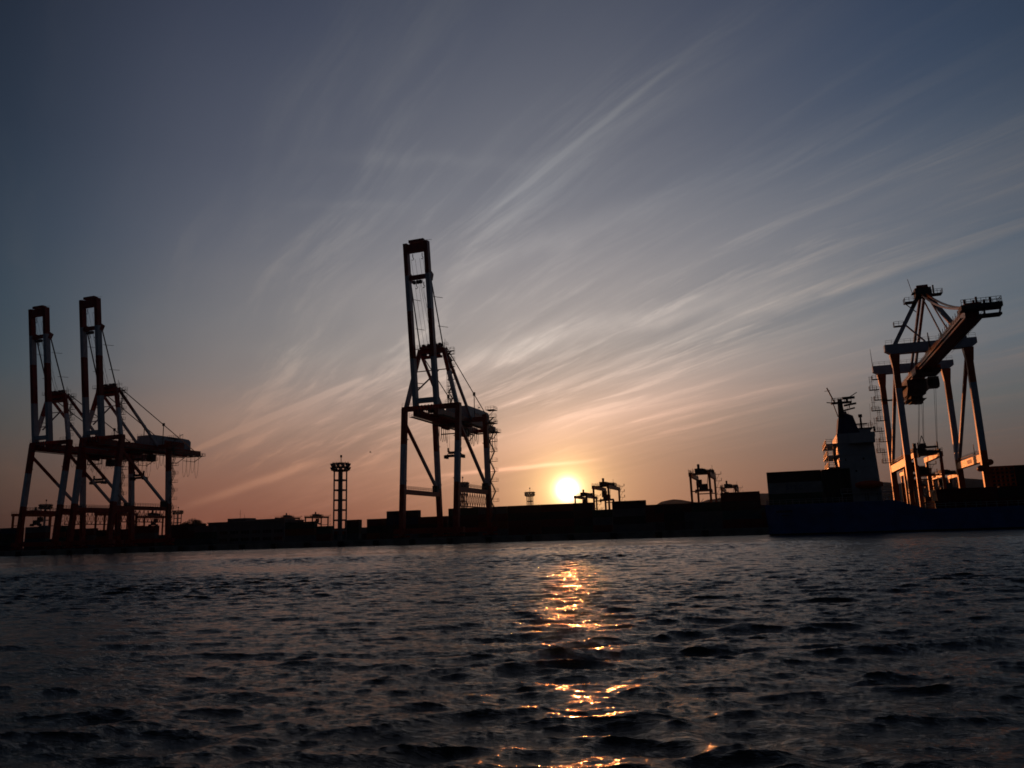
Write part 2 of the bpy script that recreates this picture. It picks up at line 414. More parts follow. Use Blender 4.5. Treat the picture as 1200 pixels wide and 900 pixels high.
def raised_boom_crane(X, label, spreader_y, house_shift=0., zs=1.):
    r = empty('gantry_crane', (X, D, Q), label, 'gantry crane', 'red and white gantry cranes with raised booms')
    W, G = 18.3/2, 29.; H = 43. - Q; HP = 16.4 - Q; IN = 2.8
    leg_bands = [(0, (17.9-Q)/H, RED), ((17.9-Q)/H, (31.1-Q)/H, WHITE), ((31.1-Q)/H, 1, RED)]
    for sx in (-1, 1):
        for y0, y1 in ((0, IN), (G, G-IN)):
            m = MB(); m.banded((sx*W, y0, 1.1), (sx*(W+.3), y1, H), 1.55, 1.75, leg_bands)
            for t in (.12, .42, .75): m.beam((sx*W, y0+(y1-y0)*t, 1.1+(H-1.1)*t), (sx*W, y0+(y1-y0)*t, 1.35+(H-1.1)*t), 1.75, 1.95, RED if t < .3 or t > .7 else WHITE)
            m.build('leg', r)
        q = IN*HP/H
        m = MB(); m.beam((sx*W, q+.85, HP), (sx*W, G-q-.85, HP), 1.25, 1.45, RED); pb = m.build('portal_beam', r)
        for xx in (-.55, .55): m = MB(); m.rail([(sx*W+xx, q+1, HP+.73), (sx*W+xx, G-q-1, HP+.73)], 1.1, STEEL, 1.25, .04); m.build('handrail', pb)
        m = MB(); m.box((sx*W-.9, G-q-3.4, HP+.74), (sx*W+.7, G-q-1.4, HP+3.0), DARK); m.build('electrical_cabinet', pb)
        m = MB(); t0 = .90; m.banded((sx*(W+.1), IN*t0+.6, H*t0-1.0), (sx*W, G-q-.5, HP+1.0), .85, .85, [(0, .45, RED), (.45, .92, WHITE), (.92, 1, RED)]); m.build('diagonal_brace', r)
    for y in (0, G):
        m = MB(); m.box((-W-2.6, y-.75, 1.6), (W+2.6, y+.75, 3.2), RED)
        sb = m.build('sill_beam', r)
        for sx in (-1, 1): m = MB(); bogies(m, sx*W, y, 4); m.build('bogie', sb)
    for y, dz in ((IN, 0), (G-IN, -1.4)):
        m = MB(); m.box((-W-1.0, y-.8, H-.9+dz), (W+1.0, y+.8, H+.6+dz), RED); tb = m.build('top_beam', r)
        m = MB(); m.rail([(-W-.9, y-.7, H+.6+dz), (-5.2, y-.7, H+.6+dz)], 1.1, STEEL, 1.4, .04); m.build('handrail', tb); m = MB(); m.rail([(5.2, y-.7, H+.6+dz), (W+.9, y-.7, H+.6+dz)], 1.1, STEEL, 1.4, .04); m.build('handrail', tb)
    # main girders
    gz = 41.1 - Q
    for sx in (-1, 1):
        m = MB(); m.box((sx*3.6-.65, -1.6, gz-1.35), (sx*3.6+.65, 50.5, gz+.75), RED)
        m.box((sx*5.3-.75, -1., gz-1.5), (sx*5.3+.75, 51.5, gz-1.38), STEEL)
        g = m.build('main_girder', r)
        m = MB(); m.rail([(sx*6.0, -1, gz-1.38), (sx*6.0, 51.5, gz-1.38)], 1.1, STEEL, 2., .045); m.build('handrail', g)
    m = MB()
    for y in (6.5, 14, 21.5, 33, 50.2): m = MB(); m.box((-2.9, y-.35, gz-1.0), (2.9, y+.35, gz+.3), RED); m.build('girder_tie', r)
    m = MB()
    m.box((-4.2, 50.5, gz-1.3), (4.2, 53.0, gz-1.1), DARK); m.rail([(-4.2, 50.6, gz-1.1), (-4.2, 53, gz-1.1), (4.2, 53, gz-1.1), (4.2, 50.6, gz-1.1)], 1.1, STEEL, 1.3, .045)
    for sx in (-1, 1): m.beam((sx*4.6, 46.5, gz-4.2), (sx*4.6, 51., gz-1.4), .22, .22, DARK); m.beam((sx*4.6, 40., gz-4.2), (sx*4.6, 46.5, gz-4.2), .2, .2, DARK)
    m.build('rear_platform', r)
    # raised boom
    b0, b1 = V(0, -.9, 43.0-Q), V(0, -7.3, 94.9-Q)
    bb = [(0, .29, WHITE), (.29, .58, RED), (.58, .80, WHITE), (.80, 1, RED)]
    for sx in (-1, 1):
        m = MB(); s = V(sx*3.6, 0, 0); m.banded(b0+s, b1+s, 1.35, 2.0, bb)
        p = (b0+s).lerp(b1+s, .80); m.beam(p+V(0, .9, -1.8), p+V(0, 1.7, .6), 1.5, 1.6, RED)
        m.build('boom_girder', r)
    m = MB()
    def bp(t): return b0.lerp(b1, t)
    dirb = (b1-b0).normalized()
    m.beam(bp(.966)+V(-3., 0, 0), bp(.966)+V(3., 0, 0), 1.7, 2.6, RED, side=(0, 1, 0))
    m.beam(bp(1.0)+V(-2.3, 0, .35), bp(1.0)+V(2.9, 0, .35), 1.8, .9, RED, side=(0, 1, 0))
    m.beam(bp(1.0)+V(2.9, .4, .6), bp(1.0)+V(5.2, .6, .5), .08, .08, STEEL)
    m.build('boom_tie', r); m = MB()
    m.beam(bp(.785)+V(-3., 0, 0), bp(.785)+V(3., 0, 0), 1.2, 1.3, RED, side=(0, 1, 0))
    for x in (-1.5, -.2, .8): m.box((x-.4, bp(.77).y-.5, bp(.77).z-1.3), (x+.4, bp(.77).y+.5, bp(.77).z-.3), DARK)
    m.build('boom_tie', r); m = MB()
    m.beam(bp(.03)+V(-3., 0, 0), bp(.03)+V(3., 0, 0), 1.5, 1.5, WHITE, side=(0, 1, 0))
    for i in range(5): m.beam(bp(.01)+V(-2.6+i*1.15, -.3, -.4), bp(.0)+V(-2.1+i*1.15, -.3, -2.0), .25, .3, DARK)
    m.build('boom_tie', r)
    for t, xs in ((.935, (-1.6, 1.7)), (.755, (-.9, 1.7))):
        for x in xs:
            m = MB(); p = bp(t)+V(x, .4, 0); m.tube([p, p+V(0, 0, -1.0), p+V(.35, 0, -1.7), p+V(.05, 0, -2.1), p+V(-.35, 0, -1.9)], .13, DARK, 5); m.build('hoist_hook', r)
    m = MB()
    for x in (-2.1, -.7, .9, 2.1): m.tube([bp(.90)+V(x, 0, 0), V(x*.9, 2.5, 61.5-Q)], .045, ROPE, 4)
    for x in (.2, .45): m.tube([bp(.77)+V(x, .3, 0), V(x*6, 2.5, 61.8-Q)], .05, ROPE, 4)
    m.build('hoist_rope', r)
    # folded forestay links lie along the landward side of each boom girder
    for sx in (-1, 1):
        m = MB(); a = bp(.79)+V(sx*3.6, 1.6, 0); c = V(sx*4.1, 3.6, 62.6-Q)
        m.beam(a, c, .25, .38, DARK)
        for t in (.30, .72):
            p = a.lerp(c, t); m.beam(p+V(0, -1.4, 0), p+V(sx*.2+2.1, 1.4, .0), .13, .13, DARK)
        m.build('forestay_link', r)
    # tower
    az = 61.8 - Q
    for sx in (-1, 1):
        m = MB(); m.banded((sx*(W-.3), IN, H+.4), (sx*4.2, 3.6, az), 1.15, 1.25, [(0, .58, WHITE), (.58, 1, RED)]); m.build('tower_leg', r)
        m = MB(); m.banded((sx*4.5, 4.2, az+.2), (sx*4.5, 25.6, gz+.7), .8, .8, [(0, .36, RED), (.36, 1, WHITE)]); m.build('backstay', r)
        m = MB(); m.tube([(sx*4.9, 4.3, az+.7), (sx*4.9, 45.5, gz+.6)], .17, DARK, 6)
        p = V(sx*4.9, 4.3, az+.7).lerp(V(sx*4.9, 45.5, gz+.6), .57); m.beam(p, (p.x, p.y, gz+.8), .22, .22, DARK); m.box((p.x-.35, p.y-.35, p.z-.5), (p.x+.35, p.y+.35, p.z+.7), DARK)
        m.build('tie_rod', r)
    m = MB()
    m.box((-4.6, 2.6, az-1.0), (4.8, 4.8, az+.4), RED); m.box((-3.6, 2.4, az+.4), (3.3, 5.0, az+1.2), RED)
    m.box((-3.2, 2.8, az-2.6), (3.4, 4.6, az-1.9), RED)
    for x in (-2.6, -.2, 2.2): m.box((x-.6, 3., az-1.9), (x+.6, 4.4, az-.9), DARK)
    for x in (-2.8, -1., 1.4, 3.): m.tube([(x, 3.2, az+1.6), (x, 4.4, az+1.6)], .6, DARK, 10)
    ap = m.build('apex_platform', r)
    m = MB(); m.box((-5.4, 1.6, az+.42), (5.4, 2.4, az+.5), STEEL)
    m.rail([(-5.4, 1.7, az+.5), (5.4, 1.7, az+.5)], 1.1, STEEL, 1.2, .04); m.rail([(-5.2, 5.2, az+1.2), (5.2, 5.2, az+1.2)], 1.1, STEEL, 1.2, .04)
    m.beam((4.6, 4, az+.4), (4.6, 4, az+3.4), .1, .1, STEEL); m.beam((-1.4, 4, az+1), (-1.4, 4, az+3.2), .08, .08, STEEL); m.beam((5.2, 4, az+.4), (5.2, 4, az+2.6), .07, .07, STEEL)
    m.build('handrail', ap)
    m = MB()
    zc = 55.0-Q; xx = 4.2 + (W-.3-4.2)*(az-zc)/(az-H)
    m.beam((-xx, 3.3, zc), (xx, 3.3, zc), .28, .28, WHITE, side=(0, 1, 0))
    m.beam((-xx+.5, 3.2, zc-6.5), (2.4, 3.4, zc-.1), .4, .4, WHITE); m.beam((-7.6, 3., 49.5-Q), (-3.2, 3., 49.8-Q), .3, .3, WHITE, side=(0, 1, 0))
    m.beam((-xx-.9, 3.2, zc-3.4), (-2.6, 3.4, zc-4.2), .2, .2, DARK)
    m.build('tower_bracing', r)
    m = MB(); stair_tower(m, 5.0, 5.2, H+.5, az-.4, DARK, 2.1, 1.3, 1.0)
    m.build('ladder', r)
    # machinery house
    hy0, hy1 = 23.5+house_shift, 44.5+house_shift
    m = MB(); z0, z1 = gz+.8, gz+5.2
    m.prism([(hy0, z0), (hy1, z0), (hy1, z1-1.0), (hy1-1.3, z1-.15), (hy1-5, z1), (hy0, z1-.1)], -4.1, 4.1, 0, PALE)
    for y in np.arange(hy0+1.5, hy1-1, 2.6):
        for sx in (-1, 1): m.box((sx*4.1-.06, y, z0+.05), (sx*4.1+.06, y+.14, z1-1.1), STEEL)
    mh = m.build('machinery_house', r)
    m = MB(); m.box((-4.20, hy0+6, z0+.1), (-4.17, hy1-4, z0+2.6), RED); m.build('wall_panel', mh); m = MB(); m.box((4.17, hy0+6, z0+.1), (4.20, hy1-4, z0+2.6), RED); m.build('wall_panel', mh)
    m = MB(); m.rail([(-4.2, hy0+.2, z1-.2), (-4.2, hy1-6.2, z1)], 1.0, STEEL, 2., .035); m.beam((1, hy1-3.2, z1-.5), (1, hy1-3.2, z1+2.6), .09, .09, STEEL); m.beam((1, hy1-1.4, z1-1.4), (1, hy1-1.4, z1+2.4), .09, .09, STEEL); m.beam((1, hy1-1.4, z1+2.3), (1, hy1-3.2, z1+1.7), .25, .25, STEEL)
    m.build('roof_fitting', mh)
    m = MB()
    for y in np.arange(7, 22, 3): m.box((-2.6, y, gz+.75), (-1.4, y+1.2, gz+1.9), DARK)
    m.tube([(-2, 5, gz+1.2), (2, 5, gz+1.2)], .9, DARK, 12); m.rail([(-4.3, 3.5, gz+.78), (-4.3, hy0, gz+.78)], 1.1, STEEL, 1.6, .04); m.rail([(4.3, 3.5, gz+.78), (4.3, hy0, gz+.78)], 1.1, STEEL, 1.6, .04)
    m.build('winch_deck', r)
    # festoon cables under the girder
    m = MB(); festoon(m, -5.4, 17., 28., gz-2.0, 6, 4.2, ROPE); m.build('festoon_cable', r); m = MB(); festoon(m, 5.3, 17, 30., gz-2.0, 7, 6.0, ROPE); m.build('festoon_cable', r); m = MB(); festoon(m, 5.6, 38.5, 48., gz-2.2, 4, 7.5, ROPE); m.build('festoon_cable', r)
    # trolley with cab and spreader
    sy = spreader_y
    m = MB(); m.box((-4.3, sy-3., gz-2.2), (4.3, sy+3., gz-1.55), DARK)
    for sx in (-1, 1): m.box((sx*3.2-.5, sy-2.6, gz-3.0), (sx*3.2+.5, sy+2.6, gz-2.2), RED)
    for sx in (-1, 1): m.beam((sx*3.6, sy-2.5, gz-2.2), (sx*3.6, sy-2.5, gz-5.2), .2, .25, DARK)
    m.beam((-3.8, sy-2.5, gz-5.0), (3.8, sy-2.5, gz-5.0), .3, .35, DARK)
    tr = m.build('trolley', r)
    m = MB(); m.box((1.6, sy+1.6, gz-5.6), (4.0, sy+4.2, gz-2.9), DARK); m.box((1.55, sy+1.55, gz-5.0), (4.05, sy+2.2, gz-3.6), GLASS); m.build('operator_cab', tr)
    m = MB(); sz = 29.0-Q
    m.box((-3.05, sy-.9, sz-.5), (3.05, sy+.9, sz+.25), DARK); m.box((-2.0, sy-.8, sz+.55), (2.0, sy+.8, sz+1.3), DARK)
    for sx in (-1, 1):
        m.box((sx*3.05-.35, sy-1.25, sz-1.0), (sx*3.05+.35, sy+1.25, sz+.1), DARK); m.beam((sx*2.3, sy, sz+1.2), (sx*2.3, sy, sz+2.6), .5, .35, DARK); m.beam((sx*2.6, sy, sz+.3), (sx*1.8, sy, sz+1.6), .18, .18, DARK)
    for sx in (-1, 1):
        for dy in (-.6, .6): m.tube([(sx*2.0, sy+dy, sz+1.2), (sx*2.6, sy+dy*3, gz-2)], .04, ROPE, 4)
    m.build('spreader', r)
    # stairs on the landward leg
    m = MB(); stair_tower(m, W+1.2, G-1.9, HP-10., H-1., DARK, 3.4, 1.7, 1.4); m.build('stair', r)
    for z in (H-3.4, H+1.2):
        m = MB(); m.box((W+1., G-4.4, z), (W+4.0, G-.6, z+.12), DARK); m.rail([(W+1, G-4.4, z+.12), (W+4, G-4.4, z+.12), (W+4, G-.6, z+.12)], 1.1, STEEL, 1., .045); m.beam((W+.8, G-2.5, z-2.4), (W+3.6, G-2.5, z), .16, .16, DARK); m.build('landing', r)
    # lattice walkway under the right portal beam
    m = MB(); y0, y1 = 3.5, G-3.; z0, z1 = HP-5.2, HP-.8
    m.beam((W, y0, z0), (W, y1, z0), .35, .35, RED)
    for i in range(12):
        y = y0 + (y1-y0)*i/11; m.beam((W, y, z0), (W, y, z1), .10, .10, RED)
        if i < 11:
            yn = y0 + (y1-y0)*(i+1)/11; m.beam((W, y, z0), (W, yn, z1), .12, .12, RED); m.beam((W, y, z1), (W, yn, z0), .12, .12, RED)
    for k in (.25, .5, .75): m.beam((W, y0, z0+(z1-z0)*k), (W, y1, z0+(z1-z0)*k), .07, .07, RED)
    m.build('lattice_walkway', r)
    r.scale = (1, 1, zs)
    return r
raised_boom_crane(-103.0, 'tall red and white quay crane with raised boom standing alone left of the setting sun', 21.)
raised_boom_crane(-238.5, 'red and white raised-boom crane, right and nearer of the left pair, pale machinery house showing', 21.5, 0., .988)
raised_boom_crane(-264.0, 'red and white raised-boom crane, leftmost of all, partly hidden behind its twin', 26., 0., .984)

# ------------------------------------------------------------------ quay crane with a lowered boom
def lowered_boom_crane(X):
    r = empty('gantry_crane', (X, D, Q), 'orange and white quay crane with its boom lowered out over the blue ship', 'gantry crane')
    W, G = 17.0/2, 29.; HB = 45.3-Q; HP = 17.2-Q
    lb = [(0, (18.3-Q)/HB, ORANGE), ((18.3-Q)/HB, (36.-Q)/HB, PALE), ((36.-Q)/HB, 1, ORANGE)]
    for sx in (-1, 1):
        for y in (0, G):
            m = MB(); m.banded((sx*W, y, 1.1), (sx*W, y, HB), 1.5, 1.35, lb)
            m.beam((sx*W, y, HB-3.5), (sx*W, y, HB), 1.6, 1.5, ORANGE, None, 2.4, 1.9)
            m.build('leg', r)
        m = MB(); m.beam((sx*W, .86, HP), (sx*W, G-.86, HP), 1.25, 1.9, ORANGE); m.beam((sx*W, .86, HP-2.2), (sx*W, 4., HP-.9), .5, .6, ORANGE)
        pb = m.build('portal_beam', r)
        for xx in (-.55, .55): m = MB(); m.rail([(sx*W+xx, 1, HP+.95), (sx*W+xx, G-1, HP+.95)], 1.1, STEEL, 1.5, .04); m.build('handrail', pb)
        m = MB(); m.beam((sx*W, 9, HP+.95), (sx*W, 9, HP+4.2), .14, .14, STEEL); m.build('signal_post', pb)
        if sx == 1:
            m = MB(); m.box((W-.66, 10.5, HP-.5), (W-.63, 15.5, HP+.5), WHITE); m.build('name_plate', pb)
        m = MB(); m.banded((sx*(W-.2), .9, HB-1.5), (sx*W, G-1, HP+1.2), .8, .8, [(0, .4, ORANGE), (.4, .95, PALE), (.95, 1, ORANGE)]); m.build('diagonal_brace', r)
    for y in (0, G):
        m = MB(); m.box((-W-2.6, y-.75, 1.6), (W+2.6, y+.75, 3.2), ORANGE); sb = m.build('sill_beam', r)
        for sx in (-1, 1): m = MB(); bogies(m, sx*W, y, 4); m.build('bogie', sb)
        m = MB(); m.prism([(-10.7, HB+.9), (-9.3, HB+.02), (9.3, HB+.02), (10.6, HB+.9), (10.6, HB+2.4), (-10.7, HB+2.6)], y-1.1, y+1.1, 1, PALE); tb = m.build('top_beam', r)
        m = MB(); m.rail([(-10.4, y-1., HB+2.6), (10.4, y-1., HB+2.45)], 1.1, STEEL, 1.5, .035); m.build('handrail', tb)
    # boom and rear girder in one straight line under the top beams
    z0, z1 = 42.3-Q, 44.1-Q
    m = MB(); m.box((-1.3, -46, z0), (1.3, 48, z1), RED)
    for s in (-1, 1): m.box((s*1.45-.13, -46.2, z0-.2), (s*1.45+.13, 48.2, z0), ORANGE); m.box((s*1.35-.1, -46, z1), (s*1.35+.1, 47.5, z1+.2), ORANGE)
    for y in (0, G): m.box((-1.2, y-.8, z1), (1.2, y+.8, HB+.03), ORANGE)
    bo = m.build('boom', r)
    m = MB()
    for s in (-1, 1):
        m.box((s*1.9-.3, -45.5, z0+.2), (s*1.9+.3, 47, z0+.3), STEEL); m.rail([(s*2.15, -45.5, z0+.3), (s*2.15, 47, z0+.3)], 1.1, STEEL, 2., .04)
    for y in np.arange(-44, 44, 6.): m.box((-.6, y, z1), (.6, y+1., z1+.8), DARK)
    m.build('walkway', bo)
    m = MB(); m.box((-2.3, -48.5, z1-.5), (5.0, -45.6, z1+.45), DARK); m.box((.6, -48.3, z0-.35), (4.7, -46.1, z0+.1), DARK); m.beam((4.5, -47, z0), (4.9, -47, z1-.4), .3, .3, DARK); m.beam((2., -47, z0), (2., -47, z1-.4), .25, .25, DARK)
    m.rail([(-2.2, -48.4, z1+.45), (4.9, -48.4, z1+.45), (4.9, -45.7, z1+.45), (1.4, -45.7, z1+.45)], 1.1, DARK, .9, .05)
    for x, y, h in ((-1.2, -46.6, 2.0), (.3, -47, 1.6), (1.0, -46.3, 2.4), (2.2, -47, 1.5), (3.3, -46.8, 1.9)): m.beam((x, y, z1+.4), (x, y, z1+h), .35, .35, DARK)
    m.box((-1.5, -47.5, z1+.3), (1.6, -41, z1+1.0), RED)
    for y in np.arange(-41, -20, 2.3): m.beam((-1.5, y, z1+.2), (-1.5, y, z1+1.2), .1, .1, DARK)
    m.tube([(1.6, -47, z0-.3), (1.9, -14, z0-.6)], .05, ROPE, 4)
    m.build('tip_platform', bo)
    # A-frame
    az = 60.6-Q
    for sx in (-1, 1):
        m = MB(); m.banded((sx*8.2, -.1, HB+2.4), (sx*.9, 0, az), 1.0, 1.1, [(0, .72, PALE), (.72, 1, DARK)]); m.build('tower_leg', r)
        m = MB(); m.banded((sx*.45, .6, az), (sx*.55, 31.5, z1+.1), .62, .75, [(0, .4, ORANGE), (.4, 1, PALE)]); m.build('backstay', r)
        m = MB(); P0 = V(sx*.6, -.8, az-.2); P1 = V(sx*.9, -43.5, z1+.9); pts = []
        for i in range(9):
            t = i/8; p = P0.lerp(P1, t); pts.append(p + V(0, 0, -1.3*math.sin(math.pi*t)))
        for p, q in zip(pts, pts[1:]): m.beam(p, q, .3, .42, ORANGE)
        P1 = V(sx*.9, -21., z1+.2); m.beam(P0, P1, .26, .32, ORANGE); m.build('forestay', r)
    m = MB(); m.box((-1.9, -1.4, az-.8), (1.9, 1.4, az+1.5), DARK); m.tube([(-1.3, -.3, az+1.7), (1.3, -.3, az+1.7)], .8, RED, 12); ap = m.build('apex_platform', r)
    m = MB(); m.box((-4.6, -1.5, az-2.0), (-1.5, 1.2, az-1.85), DARK); m.rail([(-1.6, -1.5, az-1.85), (-4.6, -1.5, az-1.85), (-4.6, 1.2, az-1.85)], 1.1, DARK, 1., .05); m.beam((-4.4, 0, az-2), (-2.0, 0, az-4.6), .2, .2, DARK); m.build('handrail', ap); m = MB()
    m.box((-2.6, -1.5, az+.3), (-1.8, 1., az+.42), DARK); m.beam((-2.6, -1.3, az+.3), (-3.3, -1.3, az+4.2), .12, .12, DARK); m.build('antenna', ap); m = MB(); m.box((1.9, -1.6, az-.6), (4.4, 1.2, az-.45), DARK); m.rail([(1.9, -1.6, az-.45), (4.4, -1.6, az-.45), (4.4, 1.2, az-.45)], 1.1, DARK, 1., .05); m.beam((2.6, 0, az-.4), (2.6, 0, az+2.2), .35, .35, DARK)
    m.build('handrail', ap)
    m = MB(); t = .42; x = -8.2+7.3*t; z = HB+2.4+(az-HB-2.4)*t
    m.box((x-2.6, -.8, z-.5), (x-.3, .8, z-.35), DARK); m.rail([(x-.4, -.8, z-.35), (x-2.6, -.8, z-.35), (x-2.6, .8, z-.35)], 1.1, DARK, 1., .05); m.beam((x+.2, 0, z-.3), (-.9, 0, HB+2.7), .35, .4, PALE)
    for zz in (.2, .6, .85): m.beam((-8.2+7.3*zz-.6, -.9, HB+2.4+(az-HB-2.4)*zz), (-8.2+7.3*zz+.2, -.9, HB+2.6+(az-HB-2.4)*zz), .1, .1, DARK)
    m.build('ladder', r)
    # boom hoist posts by the hinge
    m = MB()
    for s in (-1, 1): m.beam((s*1.5, -8., z1+.1), (s*1.4, -7., z1+4.6), .4, .5, DARK, None, .2, .25)
    m.build('hinge_post', r)
    # machinery house, cab and trolley under the rear girder
    m = MB(); m.prism([(27., 38.2-Q), (41., 38.9-Q), (44., 40.2-Q), (44., 42.25-Q), (24., 42.25-Q), (24., 39.6-Q)], -2.7, 2.3, 0, DARK)
    m.box((-1.2, 30, 36.6-Q), (1.6, 36, 38.3-Q), DARK); m.box((1.2, 38, 37.2-Q), (3.2, 41.5, 40.1-Q), DARK); m.beam((-2., 25, 39.8-Q), (-2.4, 33, 36.4-Q), .3, .3, DARK); m.rail([(-2.6, 28, 37.2-Q), (-2.6, 38, 37.2-Q), (2.4, 38, 37.2-Q)], 1.1, DARK, 1.2, .06); m.box((-2.7, 28, 37.05-Q), (2.5, 38, 37.2-Q), DARK)
    m.box((-4.0, 25, 40.6-Q), (-2.7, 40, 40.75-Q), DARK); m.rail([(-4.0, 25, 40.75-Q), (-4.0, 40, 40.75-Q)], 1.1, STEEL, 1.5, .04)
    m.box((2.3, 27, 40.-Q), (3.8, 41, 40.15-Q), DARK); m.rail([(3.8, 27, 40.15-Q), (3.8, 41, 40.15-Q)], 1.1, STEEL, 1.5, .04)
    m.build('machinery_house', r)
    m = MB(); m.box((-3., 6, 40.9-Q), (3., 13.5, 41.9-Q), DARK)
    for s in (-1, 1): m.box((s*2.7-.35, 6.3, 41.3-Q), (s*2.7+.35, 13.2, 42.8-Q), ORANGE)
    tr = m.build('trolley', r)
    m = MB(); m.box((1.0, 13.6, 38.0-Q), (3.6, 17., 40.9-Q), DARK); m.box((.95, 13.5, 38.5-Q), (3.65, 14.4, 40.2-Q), GLASS); m.build('operator_cab', tr)
    m = MB(); sy, sz, sx0 = 10., 20.2-Q, -1.9
    m.box((sx0-2.6, sy-.6, sz-.4), (sx0+2.6, sy+.6, sz+.3), DARK); m.box((sx0-2.4, sy-.7, sz+1.0), (sx0+2.0, sy+.7, sz+1.5), DARK)
    for s in (-1, 1):
        m.box((sx0+s*2.45-.25, sy-1.2, sz-1.3), (sx0+s*2.45+.25, sy+1.2, sz+.6), DARK); m.beam((sx0+s*2.3, sy, sz+.3), (sx0+s*2.3, sy, sz+2.6), .3, .3, DARK); m.beam((sx0-1.2+s*.9, sy, sz+1.4), (sx0-1.2, sy, sz+4.4), .16, .16, DARK)
    m.box((sx0-1.9, sy-.7, sz+1.5), (sx0-.5, sy+.7, sz+2.3), DARK)
    for x, t in ((-2.2, -1.6), (-1.0, -1.0), (2.2, 2.0)):
        for dy in (-.5, .5): m.tube([(sx0+x, sy+dy, sz+1.4), (t, sy+dy*3, 41.-Q)], .045, ROPE, 4)
    m.build('spreader', r)
    # ladder cages on the landward left leg
    m = MB(); z = HP+2.; k = 0
    while z < HB+1.:
        o = -W-.9 - (1.1 if k % 2 else 0)
        m.box((o-1.7, G-1., z-.08), (o+.9, G+.9, z), DARK); m.rail([(o+.1, G-1., z), (o-1.7, G-1., z), (o-1.7, G+.9, z)], 1.1, DARK, 1.1, .045)
        if z < HB-2:
            for s in (-.5, .1): m.beam((o-.9+s, G, z), (o-.9+s, G, z+4.2), .09, .09, DARK)
            for i in range(10): m.beam((o-1.4, G, z+.4*i), (o-.8, G, z+.4*i), .05, .05, DARK)
            for zz in (2.4, 3.1, 3.8): m.beam((o-1.7, G-.5, z+zz), (o-.3, G-.5, z+zz), .06, .06, DARK)
        z += 3.1; k += 1
    m.beam((-W-2., G, HB+.5), (-W-2.2, G, HB+8.), .25, .25, DARK, None, .08, .08)
    m.box((-W-.9, G-2, HB-8.), (-W+4, G+.8, HB-7.9), DARK)
    m.build('ladder_cage', r)
    # lattice cable-reel frame beside the right waterside leg
    m = MB(); x0, x1 = W+.9, W+5.8; za, zb = HP-7.2, HP-2.4
    for y in (-1., 4.):
        for i in range(6):
            x = x0+(x1-x0)*i/5; m.beam((x, y, za), (x, y, zb), .16, .16, LATT)
        for k in range(6): z = za+(zb-za)*k/5; m.beam((x0, y, z), (x1, y, z), .16, .22, LATT)
    for k in range(6):
        z = za+(zb-za)*k/5
        for x in (x0, x1): m.beam((x, -1., z), (x, 4., z), .22, .16, LATT)
    m.build('lattice_walkway', r)
    m = MB()
    for x, z in ((W-1.0, HP-2.6), (W+1.0, HP-1.2)): m.tube([(x, -1., z), (x, 1.1, z)], .75, ORANGE, 14)
    m.build('cable_reel', r)
    return r
lowered_boom_crane(40.0)

